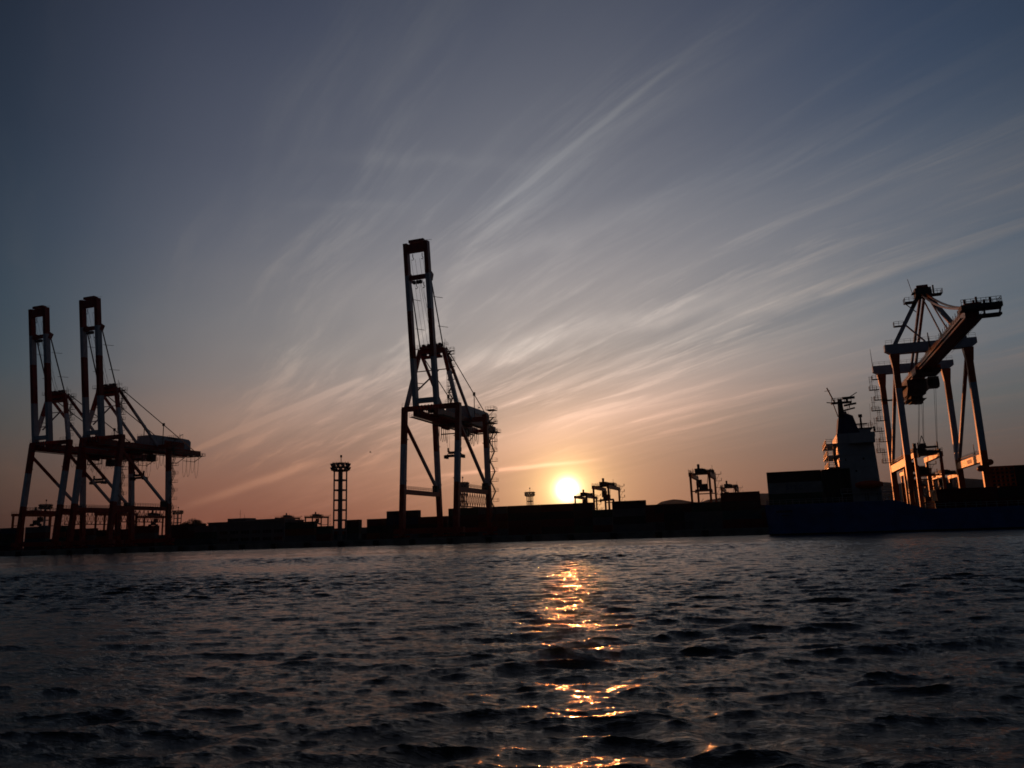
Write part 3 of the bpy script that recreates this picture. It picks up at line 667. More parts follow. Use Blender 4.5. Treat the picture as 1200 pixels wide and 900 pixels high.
# ------------------------------------------------------------------ rubber-tyred yard cranes
def yard_crane():
    r = empty('yard_crane', (0, 0, Q), 'x', 'yard crane', 'rubber-tyred yard cranes among the container stacks')
    W, S, H = 3.4, 24., 19.2
    for sx in (-1, 1):
        for y in (0, S):
            m = MB(); m.beam((sx*W, y, 1.3), (sx*W, y, H), .75, .95, ORANGE); m.build('leg', r)
        m = MB(); m.box((sx*W-.55, -1.0, H), (sx*W+.55, S+1.0, H+1.5), ORANGE); g = m.build('girder', r)
        m = MB(); m.rail([(sx*(W+.5), -1, H+1.5), (sx*(W+.5), S+1, H+1.5)], 1.1, STEEL, 1.6, .05); m.build('handrail', g)
    for y in (0, S):
        m = MB(); m.box((-4.6, y-.55, .9), (4.6, y+.55, 1.9), ORANGE); m.beam((-W, y, 13.8), (W, y, 13.8), .35, .4, ORANGE); sb = m.build('sill_beam', r)
        for x in (-3.6, -2.0, 2.0, 3.6):
            m = MB(); m.tube([(x, y-.3, .72), (x, y+.3, .72)], .72, RUBBER, 14); m.build('wheel', sb)
    m = MB(); m.box((-4.2, 8.0, H+1.5), (4.2, 15.5, H+1.8), DARK); m.box((-2.6, 9., H+1.8), (.4, 14.5, H+3.6), DARK); m.tube([(.8, 9.6, H+2.6), (.8, 14., H+2.6)], .9, DARK, 12); m.box((1.9, 10.5, H+1.8), (3.6, 13.5, H+3.0), DARK)
    m.beam((-1.4, 12, H+3.6), (-1.4, 12, H+5.4), .9, .9, DARK); m.rail([(-4.1, 8., H+1.8), (4.1, 8., H+1.8), (4.1, 15.5, H+1.8)], 1.2, DARK, 1., .07)
    m.beam((3.9, 9, H+1.8), (3.9, 9, H+4.6), .12, .12, DARK); m.beam((-3.9, 15, H+1.8), (-3.9, 15, H+4.2), .1, .1, DARK)
    tr = m.build('trolley', r)
    m = MB(); m.box((-2.9, 14.6, H-3.2), (-.9, 17., H-.3), DARK); m.box((-2.95, 14.55, H-2.6), (-.85, 15.2, H-1.2), GLASS); m.build('operator_cab', tr)
    m = MB(); m.box((-3.1, 10.6, H-5.0), (3.1, 12.8, H-4.2), DARK); m.box((-1.6, 10.9, H-4.2), (1.6, 12.5, H-2.2), DARK)
    for sx in (-1, 1):
        m.box((sx*3.0-.2, 10.4, H-5.6), (sx*3.0+.2, 13., H-4.6), DARK)
        for dy in (11., 12.4): m.tube([(sx*1.4, dy, H-3), (sx*2., dy, H+1.4)], .06, ROPE, 4)
    m.build('spreader', r)
    m = MB(); m.box((W+.5, -.4, 2.2), (W+2.6, 3.6, 4.8), DARK); m.build('generator_box', r)
    m = MB()
    for i, z in enumerate(np.arange(3., H, 2.6)):
        m.beam((W+.6, S-.6, z), (W+1.9, S-.6, z+2.6), .1, .2, DARK); m.box((W+.4, S-1., z+2.5), (W+2.6, S+.5, z+2.6), DARK); m.rail([(W+2.6, S-1, z+2.6), (W+2.6, S+.5, z+2.6)], 1., DARK, .8, .05)
    m.build('stair', r)
    m = MB(); m.beam((-W, .2, 6.), (W*.2, .2, 11.), .14, .14, DARK); m.build('cable_arm', r)
    return r
yc = yard_crane()
def yard(px, z, k, label):
    d = ray(px, 585); p = d*(z/d.dot(FWD)); o = yc if k == 0 else copy_tree(yc)
    o.location = (p.x+3.4, p.y, Q); o['label'] = label; return o
yard(696, 345, 0, 'yard crane just right of the setting sun, taller of the two there')
yard(674, 436, 1, 'smaller yard crane silhouetted against the glow at the edge of the sun')
yard(811, 283, 2, 'tall dark yard crane standing alone in front of the faint hills')
yard(846.5, 395, 3, 'yard crane with only its top showing above a red container stack')
yard(17.5, 440, 4, 'yard crane behind the legs of the leftmost quay crane')
yard(114, 465, 5, 'yard crane behind the middle of the pair of left quay cranes')
yard(161.5, 530, 6, 'low distant yard crane seen between the right legs of the left pair')
yard(358.5, 660, 7, 'distant yard crane just left of the tall lighting tower')
yard(324, 665, 8, 'distant yard crane beside the low terminal building, mostly hidden by containers')
yard(1079, 229, 9, 'sunlit orange yard crane seen between the legs of the lowered-boom crane, left one')
yard(1071, 300, 10, 'farther sunlit yard crane just behind the one under the lowered-boom crane')
yard(1109, 335, 11, 'sunlit orange yard crane by the right leg of the lowered-boom crane')

# ------------------------------------------------------------------ lighting towers
def light_tower(H, w):
    r = empty('lighting_tower', (0, 0, Q), 'x', 'lighting tower', 'floodlight towers of the container yard')
    m = MB(); h = w/2
    for sx in (-1, 1):
        for sy in (-1, 1): m.beam((sx*h, sy*h, 0), (sx*h, sy*h, H-3), .42, .42, STEEL)
    n = max(4, round((H-3)/3.6))
    for i in range(n+1):
        z = .2+(H-3.4)*i/n
        for s in (-1, 1): m.beam((-h, s*h, z), (h, s*h, z), .3, .6, STEEL); m.beam((s*h, -h, z), (s*h, h, z), .3, .6, STEEL)
        m.box((-h, -.5, z-.1), (h, h, z+.1), STEEL)
    m.beam((.1, 0, 0), (.1, 0, H-3), .62, .62, STEEL); m.beam((.65, .3, 0), (.65, .3, H-3), .08, .08, STEEL); m.beam((-.5, -.3, 0), (-.5, -.3, H-3), .08, .08, STEEL)
    m.build('shaft', r)
    m = MB(); R = w*.92
    for z, rr in ((H-3.4, R*.92), (H-2.0, R), (H-.6, R*1.02)):
        pts = [(rr*math.cos(2*math.pi*i/16), rr*math.sin(2*math.pi*i/16), z) for i in range(17)]
        for p, q in zip(pts, pts[1:]): m.beam(p, q, .14, .3, DARK)
        for i in range(4): m.beam((0, 0, z), pts[i*4], .16, .2, DARK)
    m.tube([(0, 0, H-3.45), (0, 0, H-3.3)], R*.92, DARK, 16)
    for i in range(16): a = 2*math.pi*i/16; m.beam((R*.93*math.cos(a), R*.93*math.sin(a), H-3.4), (R*math.cos(a), R*math.sin(a), H), .07, .07, DARK)
    m.tube([(.2, 0, H-3), (.2, 0, H+2.0)], .14, DARK, 6); m.tube([(.2, 0, H+1.7), (.2, 0, H+2.6)], .4, DARK, 8)
    hd = m.build('lamp_gallery', r)
    for z in (H-2.6, H-1.2):
        for i in range(12):
            a = 2*math.pi*(i+.5*(z > H-2))/12; m = MB(); c = V(R*1.08*math.cos(a), R*1.08*math.sin(a), z)
            t = V(math.cos(a), math.sin(a), -.5); m.beam(c - t*.25, c + t*.3, .75, .95, DARK, None, 1.05, 1.15); m.beam(c + t*.301, c + t*.34, .7, .85, LAMP); m.build('floodlight', hd)
    return r
lt = light_tower(29.3, 3.3)
def tower(px, z, s, k, label):
    d = ray(px, 600); p = d*(z/d.dot(FWD)); o = lt if k == 0 else copy_tree(lt)
    o.location = (p.x, p.y, Q); o.scale = (s, s, s if k == 0 else 1); o['label'] = label
tower(398.5, 288, 1, 0, 'tall lattice lighting tower between the left cranes and the tall middle crane')
tower(621.5, 535, 1, 1, 'small lighting tower on the skyline just left of the sun')
tower(53, 500, 1.1, 2, 'lighting tower behind the legs of the leftmost crane')
tower(208.5, 655, 1.2, 3, 'distant lighting tower just right of the left pair of cranes')
tower(542.5, 415, 1, 4, 'lighting tower partly hidden behind the right front leg of the middle crane')

# ------------------------------------------------------------------ containers
CONT = {'rust red': (.20, .035, .022), 'dark brown': (.085, .04, .03), 'navy blue': (.025, .05, .12), 'dark green': (.03, .085, .06), 'grey': (.19, .19, .20),
        'teal': (.035, .12, .13), 'orange': (.32, .085, .02), 'pale grey': (.42, .45, .47), 'black': (.03, .028, .03)}
CM = {k: mat_paint(k.replace(' ', '_')+'_container_paint', tuple(c*.62 for c in v), .6, .15, .5) for k, v in CONT.items()}
cont_mesh = {}
def container(colour, loc, L=12.19, H=2.59, name='shipping_container', rz=0., faded=False):
    key = (colour, L, H)
    if key not in cont_mesh:
        m = MB(); mt = CM[colour]; w = 2.438
        # corrugated sides as a zigzag plan, posts and rails proud of them
        n = int(L/.56); pl = []
        for i in range(n*2+1): pl.append((.1+(L-.2)*i/(n*2), .03 + (.05 if i % 2 else 0)))
        poly = pl + [(x, w-y) for x, y in reversed(pl)]
        m.prism(poly, .12, H-.06, 2, mt)
        for x in (0, L-.16):
            for y in (0, w-.16): m.box((x, y, 0), (x+.16, y+.16, H), mt)
        for y in (0, w-.10):
            for z in (0, H-.13): m.box((.16, y, z), (L-.16, y+.10, z+.13), mt)
        for x in (.0, L-.1):
            for z in (0.005, H-.135): m.box((x, .16, z), (x+.1, w-.16, z+.13), mt)
        for k in range(4): m.box((-.02, .4+k*.52, .2), (.02, .44+k*.52, H-.2), STEEL)
        cont_mesh[key] = m.build(name)
        o = cont_mesh[key]
    else:
        o = cont_mesh[key].copy(); COL.objects.link(o)
    o.location = loc; o.rotation_euler = (0, 0, rz)
    return o
YC = 262.
prof = [(-30, 0, 617), (0, 30, 617), (30, 66, 615.5), (66, 77, 615), (78, 97, 621), (97, 113, 620), (113, 134, 620), (134, 155, 619.5), (155, 190, 617.5), (200, 221, 615.5), (221, 243, 615.5),
        (334, 368, 615), (371, 393, 615), (404, 427, 608.5), (430, 445, 610.5), (445, 453, 607.5), (453, 490, 598.5), (490, 524, 605), (525.5, 560, 596), (560, 594, 597.5), (595, 632.5, 592),
        (633, 672, 590), (672, 694, 591.8), (694, 717, 597), (717, 756, 586.5), (756, 766, 591), (767, 801, 592), (801, 841, 590), (844, 885, 578)]
anchors = [(3, 'leftmost crane'), (8, 'left pair of cranes'), (13, 'tall lighting tower'), (17, 'front leg of the middle crane'), (20, 'small skyline lighting tower'), (23, 'yard crane by the sun'), (27, 'lone yard crane')]
ORD = ['', 'first', 'second', 'third', 'fourth', 'fifth', 'sixth']
TIER = ['bottom', 'second', 'third', 'fourth', 'fifth', 'sixth']
pal = ['rust red', 'dark brown', 'rust red', 'navy blue', 'grey', 'dark green', 'black', 'dark brown', 'teal', 'rust red', 'black', 'orange']
def stack(X0, L, ztop, where, Y=YC, first=None, exact=True):
    n = max(1, int((ztop-Q)/2.59 + .45)); h = (ztop-Q)/n; H = 2.9 if h > 2.75 else 2.59
    sc = h/H if exact else 1.
    for i in range(n):
        c = first if (first and i == n-1) else rnd.choice(pal)
        o = container(c, (X0 + rnd.uniform(-.05, .05), Y + rnd.uniform(-.05, .05), Q + i*H), L, H)
        tier = 'top' if i == n-1 and n > 1 else TIER[i]
        tag(o, f'{c} container, {tier} tier, {where}', 'shipping container', 'containers stacked along the yard front')
for k, (a, b_, y) in enumerate(prof):
    A, B = atY(a, y, YC), atY(b_, y, YC); w = B.x-A.x
    near = min(anchors, key=lambda t: abs(k-t[0]+.4)); n = k-near[0]
    where = f'{ORD[n+1] if n >= 0 else ORD[-n]} stack {"right" if n >= 0 else "left"} of the {near[1]}'
    L = 12.19 if w > 9 else 6.06
    zt = (A.z+B.z)/2
    stack(A.x, L if abs(w-L) > 1.2 else w-.06, zt, where, first={28: 'rust red', 20: 'dark brown', 16: 'black'}.get(k), exact=False)
# the tall block at the right edge, beyond the lowered-boom crane
P0, P1 = atY(1161, 546, 262.), atY(1235, 538, 262.)
for j in range(3):
    for i in range(6):
        c = rnd.choice(['black', 'dark brown', 'navy blue', 'black', 'dark green']); o = container(c, (P0.x + j*12.3, 262., Q + i*2.59 + .0), 12.19, 2.78 if i == 5 else 2.59)
        tag(o, f'{c} container, {TIER[i] if i < 5 else "top"} tier, {ORD[j+1]} stack right of the lowered-boom crane', 'shipping container', 'containers stacked along the yard front')
# second-row stacks that close the gaps between the front stacks
for k, (px, n) in enumerate(((70, 2), (195, 2), (352, 2), (372, 2), (398, 2), (429, 2), (520, 2), (700, 3), (842, 3), (880, 3), (897, 3))):
    p = atY(px, 620, 288.)
    for i in range(n):
        c = pal[(k*5+i*3) % len(pal)]; o = container(c, (p.x-6.1, 288., Q+i*2.59))
        tag(o, f'{c} container, {TIER[i]} tier, {["leftmost", "second", "third", "fourth", "fifth", "sixth", "seventh", "eighth", "ninth", "tenth", "eleventh"][k]} second-row stack glimpsed through gaps', 'shipping container', 'containers in the second row of the yard')
# low stacks behind the ship's deck and inside the crane's legs
for j, px in enumerate((905, 950, 995, 1040, 1085, 1130)):
    p = atY(px, 590, YC+6)
    for i in range(2 if j < 4 else 3):
        c = rnd.choice(pal); o = container(c, (p.x, YC+6, Q+i*2.59)); tag(o, f'{c} container, {TIER[i]} tier, {ORD[j+1]} yard stack behind the blue ship', 'shipping container', 'containers stacked along the yard front')

# ------------------------------------------------------------------ low terminal building, trees
def terminal_building():
    p0, p1 = atY(244, 612, 275.), atY(333, 612, 275.); z = p0.z-.2
    r = empty('terminal_building', (p0.x, 275, Q), 'long low flat-roofed terminal building right of the left pair of cranes', 'building'); L = p1.x-p0.x; H = z-Q
    m = MB(); m.box((0, 0, 0), (L, 14, H-.3), WALL); m.build('wall', r)
    m = MB(); m.box((-.4, -.4, H-.3), (L+.4, 14.4, H), CONC); a, c = atY(263, 609, 275).x-p0.x, atY(284, 609, 275).x-p0.x; m.box((a, 2, H), (c, 9, H+1.4), WALL)
    q = atY(310, 610, 275).x-p0.x; m.box((c, 2, H), (q+8, 10, H+.6), CONC)
    rf = m.build('roof', r)
    m = MB(); x = (a+c)/2 - .5; m.beam((x, 5, H+1.4), (x, 5, H+5.0), .09, .09, DARK); m.beam((x-.8, 5, H+3.2), (x+.8, 5, H+3.2), .07, .07, DARK); m.beam((x+2.2, 5, H+1.4), (x+2.2, 5, H+3.), .08, .08, DARK); m.build('antenna', rf)
    for z0 in (1.2, 4.2):
        n = 7
        for i in range(n):
            m = MB(); w = L/n; m.box((i*w+.6, -.05, z0), ((i+1)*w-.6, .05, z0+1.3), GLASS); wn = m.build('window', r)
            m = MB()
            for k in range(4): x = i*w+.6+(w-1.2)*k/3; m.box((x-.05, -.09, z0-.05), (x+.05, -.052, z0+1.35), STEEL)
            m.build('frame', wn)
terminal_building()
def tree(px, ytop, Y, w, label, seed):
    rs = random.Random(seed); p = atY(px, ytop, Y); H = p.z-Q
    r = empty('tree', (p.x, Y, Q), label, 'tree')
    m = MB(); m.tube([(0, 0, 0), (.1, .1, H*.35), (.0, .2, H*.7)], .35, BARK, 8, .12)
    for k in range(9):
        a = rs.uniform(0, 6.28); z = H*rs.uniform(.3, .6); m.tube([(0, 0, z), (w*.3*math.cos(a), w*.3*math.sin(a), z+H*.18), (w*.42*math.cos(a), w*.42*math.sin(a), z+H*.24)], .12, BARK, 5, .03)
    m.build('trunk', r)
    vs, fs = [], []
    blobs = [(rs.gauss(0, w*.2), rs.gauss(0, w*.2), H*rs.uniform(.52, .86), w*rs.uniform(.12, .22)) for _ in range(16)]
    for bx, by, bz, br in blobs:
        for _ in range(420):
            d = V(rs.gauss(0, 1), rs.gauss(0, 1), rs.gauss(0, 1)).normalized()*br*(rs.random()**.4)*1.15; c = V(bx, by, bz)+V(d.x*1.2, d.y*1.2, d.z*.75)
            a = V(rs.gauss(0, 1), rs.gauss(0, 1), rs.gauss(0, 1)).normalized(); e = a.cross(V(rs.gauss(0, 1), rs.gauss(0, 1), rs.gauss(0, 1))).normalized(); s = rs.uniform(.14, .30); o = len(vs)
            vs += [c-a*s, c+e*s*.5, c+a*s, c-e*s*.5]; fs.append((o, o+1, o+2, o+3))
    m = MB(); m.raw(vs, fs, LEAF); m.build('crown', r)
tree(229, 606.5, 330., 9.5, 'round dark tree on the skyline right of the left pair of cranes', 1)
tree(218, 609.5, 350., 6.5, 'smaller tree beside the round dark tree on the skyline', 2)
tree(238, 610.5, 345., 5., 'lowest tree at the right of the round skyline tree', 3)

# ------------------------------------------------------------------ quay furniture
for i in range(26):
    x = -330 + i*12.4
    m = MB(); m.box((-.9, -.75, .05), (.9, -.30, Q-.05), RUBBER); m.box((-.6, -.30, .2), (.6, 0, Q-.2), RUBBER)
    o = m.build('fender', loc=(x, QF-.25, 0)) if i == 0 else fender0.copy()
    if i == 0: fender0 = o
    else: COL.objects.link(o); o.location = (x, QF-.25, 0)
    tag(o, 'black rubber fender on the concrete quay wall above the waterline', 'fender', 'rubber fenders along the quay wall')
for i in range(14):
    x = -318 + i*24.8
    if i == 0:
        m = MB(); m.tube([(0, 0, 0), (0, 0, .08)], .42, DARK, 12); m.tube([(0, 0, .08), (0, 0, .5)], .22, DARK, 12); m.tube([(0, 0, .5), (0, .12, .62), (0, .12, .72)], .34, DARK, 12); o = bol0 = m.build('bollard')
    else: o = bol0.copy(); COL.objects.link(o)
    o.location = (x, QF+1.1, Q); tag(o, 'squat iron mooring bollard on the quay edge', 'bollard', 'mooring bollards along the quay edge')

# ------------------------------------------------------------------ container ship
def container_ship():
    X0, YN, YF = -3.5, 195.6, 214.6; YM = (YN+YF)/2; B = (YF-YN)/2
    r = empty('container_ship', (X0, YM, -.55), 'blue container ship with a white deckhouse moored below the lowered-boom crane', 'ship')
    # hull: stations along x with half breadths at four heights
    st = [(0, .80, .93, 1.0, 1.0, -.2), (2, .90, .97, 1, 1, -2.6), (6, .97, 1, 1, 1, -3), (30, 1, 1, 1, 1, -3), (95, 1, 1, 1, 1, -3), (115, .80, .88, .95, 1, -3), (130, .42, .52, .68, .85, -3), (140, .06, .12, .30, .52, -3), (146, .01, .01, .04, .10, -2)]
    def deck(x): return 7.65 if x < 28 else (7.65-(x-28)/6*2.2 if x < 34 else (5.45 if x < 112 else 5.45+(x-112)*.12))
    xs = [0, 2, 6, 14, 22, 28, 31, 34, 50, 70, 95, 112, 121, 130, 140, 146]
    m = MB(); rings = []
    def bre(x, k):
        for a, c in zip(st, st[1:]):
            if a[0] <= x <= c[0]: t = (x-a[0])/(c[0]-a[0]); return a[k]+(c[k]-a[k])*t
    for x in xs:
        zb = bre(x, 5); zt = deck(x); xo = lambda z: (-.35 if x == 0 else 0)*(z-3)/5 + ((z-3)*.55 if x >= 140 else 0)
        zz = [zb, max(.9, zb+.3), 3.2, zt]; hb = [bre(x, k)*B for k in (1, 2, 3, 4)]
        rings.append([(x+xo(z), -h, z) for z, h in zip(zz, hb)] + [(x+xo(z), h, z) for z, h in reversed(list(zip(zz, hb)))])
    vs = [p for rr in rings for p in rr]; n = 8
    for i in range(len(rings)-1):
        for k in range(n):
            m.raw([rings[i][k], rings[i+1][k], rings[i+1][(k+1) % n], rings[i][(k+1) % n]], [(0, 1, 2, 3)], BOOT if k in (0, 6, 7) else SHIPBLUE)
    m.raw(rings[0], [(0, 1, 6, 7)], BOOT); m.raw(rings[0], [(1, 2, 5, 6), (2, 3, 4, 5)], SHIPBLUE); m.raw(rings[-1], [tuple(range(8))], SHIPBLUE)
    for z in (4.6,): m.box((.2, -B-.12, z), (95, -B+.05, z+.22), SHIPBLUE)
    hull = m.build('hull', r)
    m = MB()                                                # name on the quarter: two short lines too small to read
    rs = random.Random(4); x = 2.2
    for i in range(9): w = rs.uniform(.22, .36); m.box((x, -B-.03, 5.75), (x+w, -B+.01, 6.3), BLACKL); x += w+.12
    x = 3.3
    for i in range(5): m.box((x, -B-.03, 4.95), (x+.22, -B+.01, 5.25), BLACKL); x += .32
    m.build('name_lettering', hull)
    m = MB(); m.rail([(0.2, -B+.15, 7.65), (28, -B+.15, 7.65)], 1.1, SHIPWHITE, 1.5, .05); m.rail([(34, -B+.15, 5.45), (112, -B+.15, 5.45)], 1.1, SHIPWHITE, 2., .05); m.rail([(.2, B-.2, 7.65), (.2, -B+.2, 7.65)], 1.1, SHIPWHITE, 1.5, .05); m.build('deck_rail', r)
    # deckhouse
    hx0, hx1 = 17.3, 25.3; z0, z1 = 7.66, 23.6; hy0, hy1 = -B+1.0, B-1.0
    m = MB(); m.prism([(hx0, z0), (hx1+.25, z0), (hx1+.1, z0+5.), (hx1-.2, z1-2.4), (hx1+.3, z1-.9), (hx1+.3, z1), (hx0, z1)], hy0, hy1, 1, SHIPWHITE)
    m.box((hx0+2.5, hy0-1.4, z1-2.5), (hx1, hy0+.02, z1-.1), SHIPWHITE); m.box((hx0+2.5, hy1-.02, z1-2.5), (hx1, hy1+1.4, z1-.1), SHIPWHITE)
    for k in range(5): m.box((hx0+.1, hy0-.10, z0+2.6+k*2.75), (hx1-.35, hy0+.02, z0+2.74+k*2.75), SHIPWHITE)
    for x in (hx0+4.6, hx0+7.2): m.box((x, hy0-.05, z0+.2), (x+.8, hy0+.02, z0+2.1), STEEL)
    dh = m.build('deckhouse', r)
    m = MB()
    for k, x in ((3, 1.4), (3, 5.2), (2, 3.4), (1, 1.2), (1, 6.2)):      # a few small portholes on the side
        m = MB(); z = z0+1.6+k*2.75; m.tube([(hx0+x, hy0-.03, z), (hx0+x, hy0+.02, z)], .24, GLASS, 12); m.build('porthole', dh)
    m = MB()
    for k in range(5):
        z = z0+2.6+k*2.75; m.box((hx0-2.6, hy0+.2, z), (hx0-.01, hy1-.2, z+.18), SHIPWHITE); m.rail([(hx0-.1, hy0+.25, z+.18), (hx0-2.5, hy0+.25, z+.18), (hx0-2.5, hy1-.3, z+.18)], 1.05, SHIPWHITE, 1.4, .05)
        if k < 4: m.beam((hx0-.6, hy0+1.6+k % 2*4, z+.18), (hx0-.6, hy0+5.6-k % 2*4, z+2.75), .7, .16, SHIPWHITE)
        for y in (hy0+.4, 0, hy1-.4): m.beam((hx0-2.3, y, z-2.5), (hx0-2.3, y, z), .16, .16, SHIPWHITE)
    m.build('after_deck', dh)
    m = MB(); m.prism([(hx0+.4, z1), (hx0+5.6, z1), (hx0+4.4, 28.3), (hx0+3.2, 28.9), (hx0+1.6, 28.6), (hx0+1.2, 28.2)], -4., 2., 1, NAVY); fu = m.build('funnel', r)
    m = MB()
    for x, y in ((hx0+2, -2.5), (hx0+3.2, -1.2), (hx0+2.4, .4)): m.tube([(x, y, 28.2), (x-.2, y, 29.8)], .3, DARK, 8)
    m.build('exhaust_pipe', fu)
    m = MB(); mx, my = hx0+1.9, -3.6                      # radar mast
    m.tube([(mx, my, 28), (mx, my, 32.6)], .75, DARK, 8, .5); m.box((mx-2.0, my-.9, 31.5), (mx+2.6, my+.9, 31.85), DARK); m.beam((mx-1.2, my, 31.8), (mx-2.6, my, 35.6), .28, .28, DARK); m.beam((mx-.8, my-.4, 28.2), (mx-1.6, my-.4, 31.6), .2, .2, DARK); m.rail([(mx-1.9, my-.8, 31.85), (mx+2.5, my-.8, 31.85)], .9, DARK, .7, .07); m.beam((mx-3.2, my, 34.8), (mx-1.9, my, 34.9), .1, .1, DARK); m.beam((mx-3., my, 32.0), (mx-1.4, my, 31.7), .2, .2, DARK)
    m.beam((mx, my, 29.6), (mx+3.2, my, 30.2), .3, .35, DARK); m.box((mx+.6, my-.4, 32.5), (mx+3.4, my+.4, 33.0), DARK); m.tube([(mx+1.6, my, 31.8), (mx+1.6, my, 32.6)], .25, DARK, 8); m.beam((mx+2, my, 30.3), (mx+2, my, 31.), .22, .22, DARK); m.beam((mx+.8, my, 30.9), (mx+3.6, my, 31.3), .35, .45, DARK); m.beam((mx+2.4, my, 33.), (mx+4.0, my-.2, 33.9), .18, .2, DARK)
    m.build('radar_mast', r)
    m = MB(); wx = hx0+6.4                                 # wheelhouse top
    m.box((wx-1.2, -3.2, z1), (wx+1.6, 3.2, z1+1.5), SHIPWHITE); m.box((wx-1.8, -3.6, z1+1.5), (wx+2.2, 3.6, z1+1.65), DARK); m.rail([(wx-1.8, -3.6, z1+1.65), (wx+2.2, -3.6, z1+1.65)], 1., DARK, 1., .06)
    m.tube([(wx-.2, -2, z1+1.6), (wx-.2, -2, z1+4.6)], .28, DARK, 8, .2); m.tube([(wx-.2, -2, z1+4.4), (wx-.2, -2, z1+5.1)], .45, DARK, 8); m.box((wx-1.5, -2.2, z1+2.6), (wx+1.1, -1.8, z1+2.9), DARK); m.beam((wx+1.8, -3, z1+1.6), (wx+1.8, -3, z1+3.4), .12, .12, DARK); m.beam((hx1+.1, hy0-1.2, z1), (hx1+.1, hy0-1.2, z1+1.1), .4, .4, DARK)
    m.beam((wx-2.6, -3, z1), (wx-3., -3, z1+8.5), .05, .05, DARK); m.beam((wx+2., -2, z1+1.6), (wx+2.2, -2, z1+7.5), .05, .05, DARK)
    m.build('wheelhouse', r)
    m = MB(); lx, ly, lz = hx0+5.6, hy0-1.3, 11.4; vs, fs = [], []
    for i in range(9):
        t = i/8; w = math.sin(math.pi*(.08+.84*t))**.5; 
        for k in range(10): a = 2*math.pi*k/10; vs.append((lx-2.9+5.8*t, ly+1.0*w*math.cos(a), lz+.95*w*math.sin(a)))
    for i in range(8):
        for k in range(10): fs.append((i*10+k, i*10+(k+1) % 10, (i+1)*10+(k+1) % 10, (i+1)*10+k))
    fs += [tuple(range(10))[::-1], tuple(80+k for k in range(10))]; m.raw(vs, fs, LIFE, True); m.build('lifeboat', r)
    m = MB()
    for x in (lx-2., lx+2.): m.beam((x, ly+1.2, 9.6), (x, ly+.6, lz+1.9), .22, .22, SHIPWHITE); m.beam((x, ly+.6, lz+1.9), (x, ly, lz+1.0), .12, .12, SHIPWHITE)
    m.box((hx0-.5, hy0-.8, 9.5), (hx1+2.5, hy0+.0, 9.68), SHIPWHITE); m.rail([(hx0-.5, hy0-.75, 9.68), (hx1+2.5, hy0-.75, 9.68)], 1., SHIPWHITE, 1.4, .05)
    for x in np.arange(hx0-.3, hx1+2.5, 2.6): m.beam((x, hy0-.6, 7.7), (x, hy0-.6, 9.5), .16, .16, SHIPWHITE)
    m.build('boat_davit', r)
    m = MB(); m.box((.8, -B+1., 7.66), (12.8, B-1., 8.2), DARK); m.box((36, -B+1.2, 5.46), (108, B-1.2, 7.2), HATCH)
    for x in np.arange(36, 108, 3.): m.box((x, -B+1.05, 5.5), (x+.2, -B+1.2, 7.1), DARK)
    m.build('hatch_cover', r)
    m = MB()
    m.beam((30, -B+2, 7), (30, -B+2, 11.6), .2, .2, DARK); m.beam((32.4, -B+2, 7), (32.4, -B+2, 10.2), .25, .25, DARK); m.beam((31, -B+2, 9.), (33.5, -B+2, 10.4), .15, .15, DARK)
    m.build('deck_machinery', r)
    # cargo: each container stays a thing of its own
    rows = [YN+.6+k*2.5 for k in range(7)]
    def cargo(c, x, y, z, lab, L=12.19, H=2.59):
        return tag(container(c, (X0+x, y, z-.55), L, H), lab, 'shipping container', 'containers carried on the blue ship')
    names = ['nearest row', 'second row', 'third row', 'fourth row', 'fifth row', 'sixth row', 'farthest row']
    cols = ['dark green', 'pale grey', 'black']
    for j, y in enumerate(rows):
        for i in range(3):
            if j and rnd.random() < .0: continue
            c = cols[i] if j == 0 else rnd.choice(pal); H = 2.59 if i < 2 else 2.59
            o = cargo(c, .75, y, 8.2-.55+i*2.42+.0 if False else 7.66+.0+i*2.59-.2*0, f'{c} container, {["bottom", "middle", "top"][i]} tier, {names[j]}, on the ship stern')
            if j == 0 and i == 1:
                # lettering on the pale box: built as solid letters on its side
                fc = bpy.data.curves.new('lettering', 'FONT'); fc.body = 'SITC'; fc.size = 1.35; fc.extrude = .012; fc.space_character = 1.5; fc.align_x = 'CENTER'; fc.align_y = 'CENTER'
                to = bpy.data.objects.new('lettering', fc); COL.objects.link(to); to.parent = o; to.location = (6.0, -.012, 1.28); to.rotation_euler = (math.pi/2, 0, 0); fc.materials.append(LETTER); bpy.context.view_layer.update(); tm = bpy.data.meshes.new_from_object(to); to2 = bpy.data.objects.new('lettering', tm); COL.objects.link(to2); to2.parent = o; to2.location = to.location; to2.rotation_euler = to.rotation_euler; bpy.data.objects.remove(to)
                o['label'] = 'pale grey container with dark blue letters, middle of the stern stack on the ship'
    for j, y in enumerate(rows):
        for i in range(3):
            c = 'black' if j == 0 else rnd.choice(pal); cargo(c, 13.15-.0, y, 7.66+i*2.59-.25*0, f'short {c} container, {["bottom", "middle", "top"][i]} tier, {names[j]}, just aft of the white deckhouse', 6.06-2.1*0)
    cc = ['rust red', 'dark brown', 'black', 'rust red', 'navy blue', 'rust red']
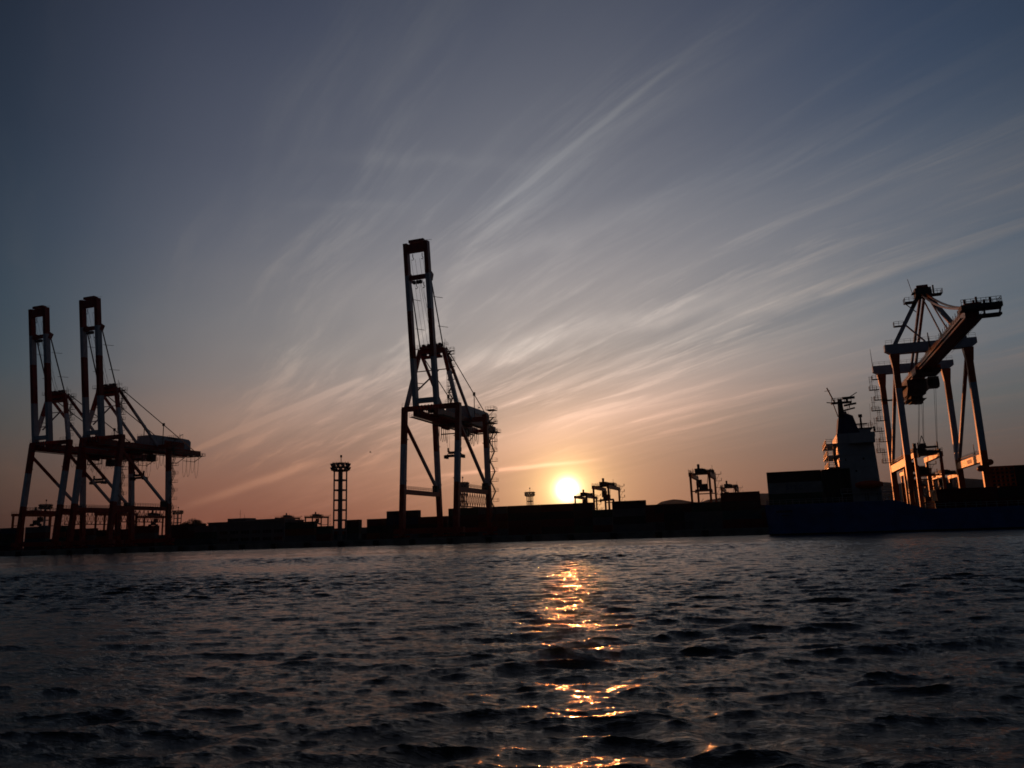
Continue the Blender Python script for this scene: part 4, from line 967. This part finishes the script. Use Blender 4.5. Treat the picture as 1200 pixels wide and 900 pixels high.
    for k in range(5):
        for j, y in enumerate(rows[1:4]):
            for i in range(1):
                c = cc[(k+j) % 6]; cargo(c, 37+k*12.6, y, 7.21+i*2.59, f'{c} container on the red hatch, {["nearest", "middle", "farthest"][j]} row, {ORD[k+1]} forward of the deckhouse')
    return r
container_ship()

# ------------------------------------------------------------------ bird
m = MB(); p = atY(434, 530, 150.)
vs, fs = [], []
prof_b = [(-.28, .01), (-.18, .05), (-.02, .075), (.12, .06), (.2, .04), (.27, .01)]
for x, rr in prof_b:
    for k in range(8): a = 2*math.pi*k/8; vs.append((x, rr*math.cos(a), rr*math.sin(a)))
for i in range(5):
    for k in range(8): fs.append((i*8+k, i*8+(k+1) % 8, (i+1)*8+(k+1) % 8, (i+1)*8+k))
m.raw(vs, fs, FEATHER, True)
for s in (-1, 1):
    m.raw([(.10, s*.04, .04), (-.08, s*.04, .04), (-.06, s*.34, .17), (.09, s*.34, .18), (-.14, s*.70, .08), (-.04, s*.68, .10), (.10, s*.04, .06), (-.08, s*.04, .05), (-.06, s*.34, .185), (.09, s*.34, .20), (-.14, s*.70, .085), (-.04, s*.68, .11)],
          [(0, 1, 2, 3), (3, 2, 4, 5), (6, 9, 8, 7), (9, 11, 10, 8), (0, 3, 9, 6), (3, 5, 11, 9), (1, 7, 8, 2), (2, 8, 10, 4), (4, 10, 11, 5)], FEATHER)
b = tag(m.build('seagull', loc=tuple(p)), 'tiny seagull gliding in the sky between the lighting tower and the middle crane', 'bird'); b.rotation_euler = (.1, .1, .4)

# ------------------------------------------------------------------ evening haze
HAZE = 2.4e-5
if HAZE:
    m = MB(); hm = bpy.data.materials.new('evening_haze'); hm.use_nodes = True; t = hm.node_tree; t.nodes.clear()
    pv = t.nodes.new('ShaderNodeVolumePrincipled'); pv.inputs['Color'].default_value = (.55, .70, .95, 1); pv.inputs['Density'].default_value = HAZE; pv.inputs['Anisotropy'].default_value = .7
    oo = t.nodes.new('ShaderNodeOutputMaterial'); t.links.new(pv.outputs[0], oo.inputs['Volume'])
    m.box((-3500, -3400, -6), (3500, 3600, 215), hm); h = m.build('haze'); h['kind'] = 'stuff'
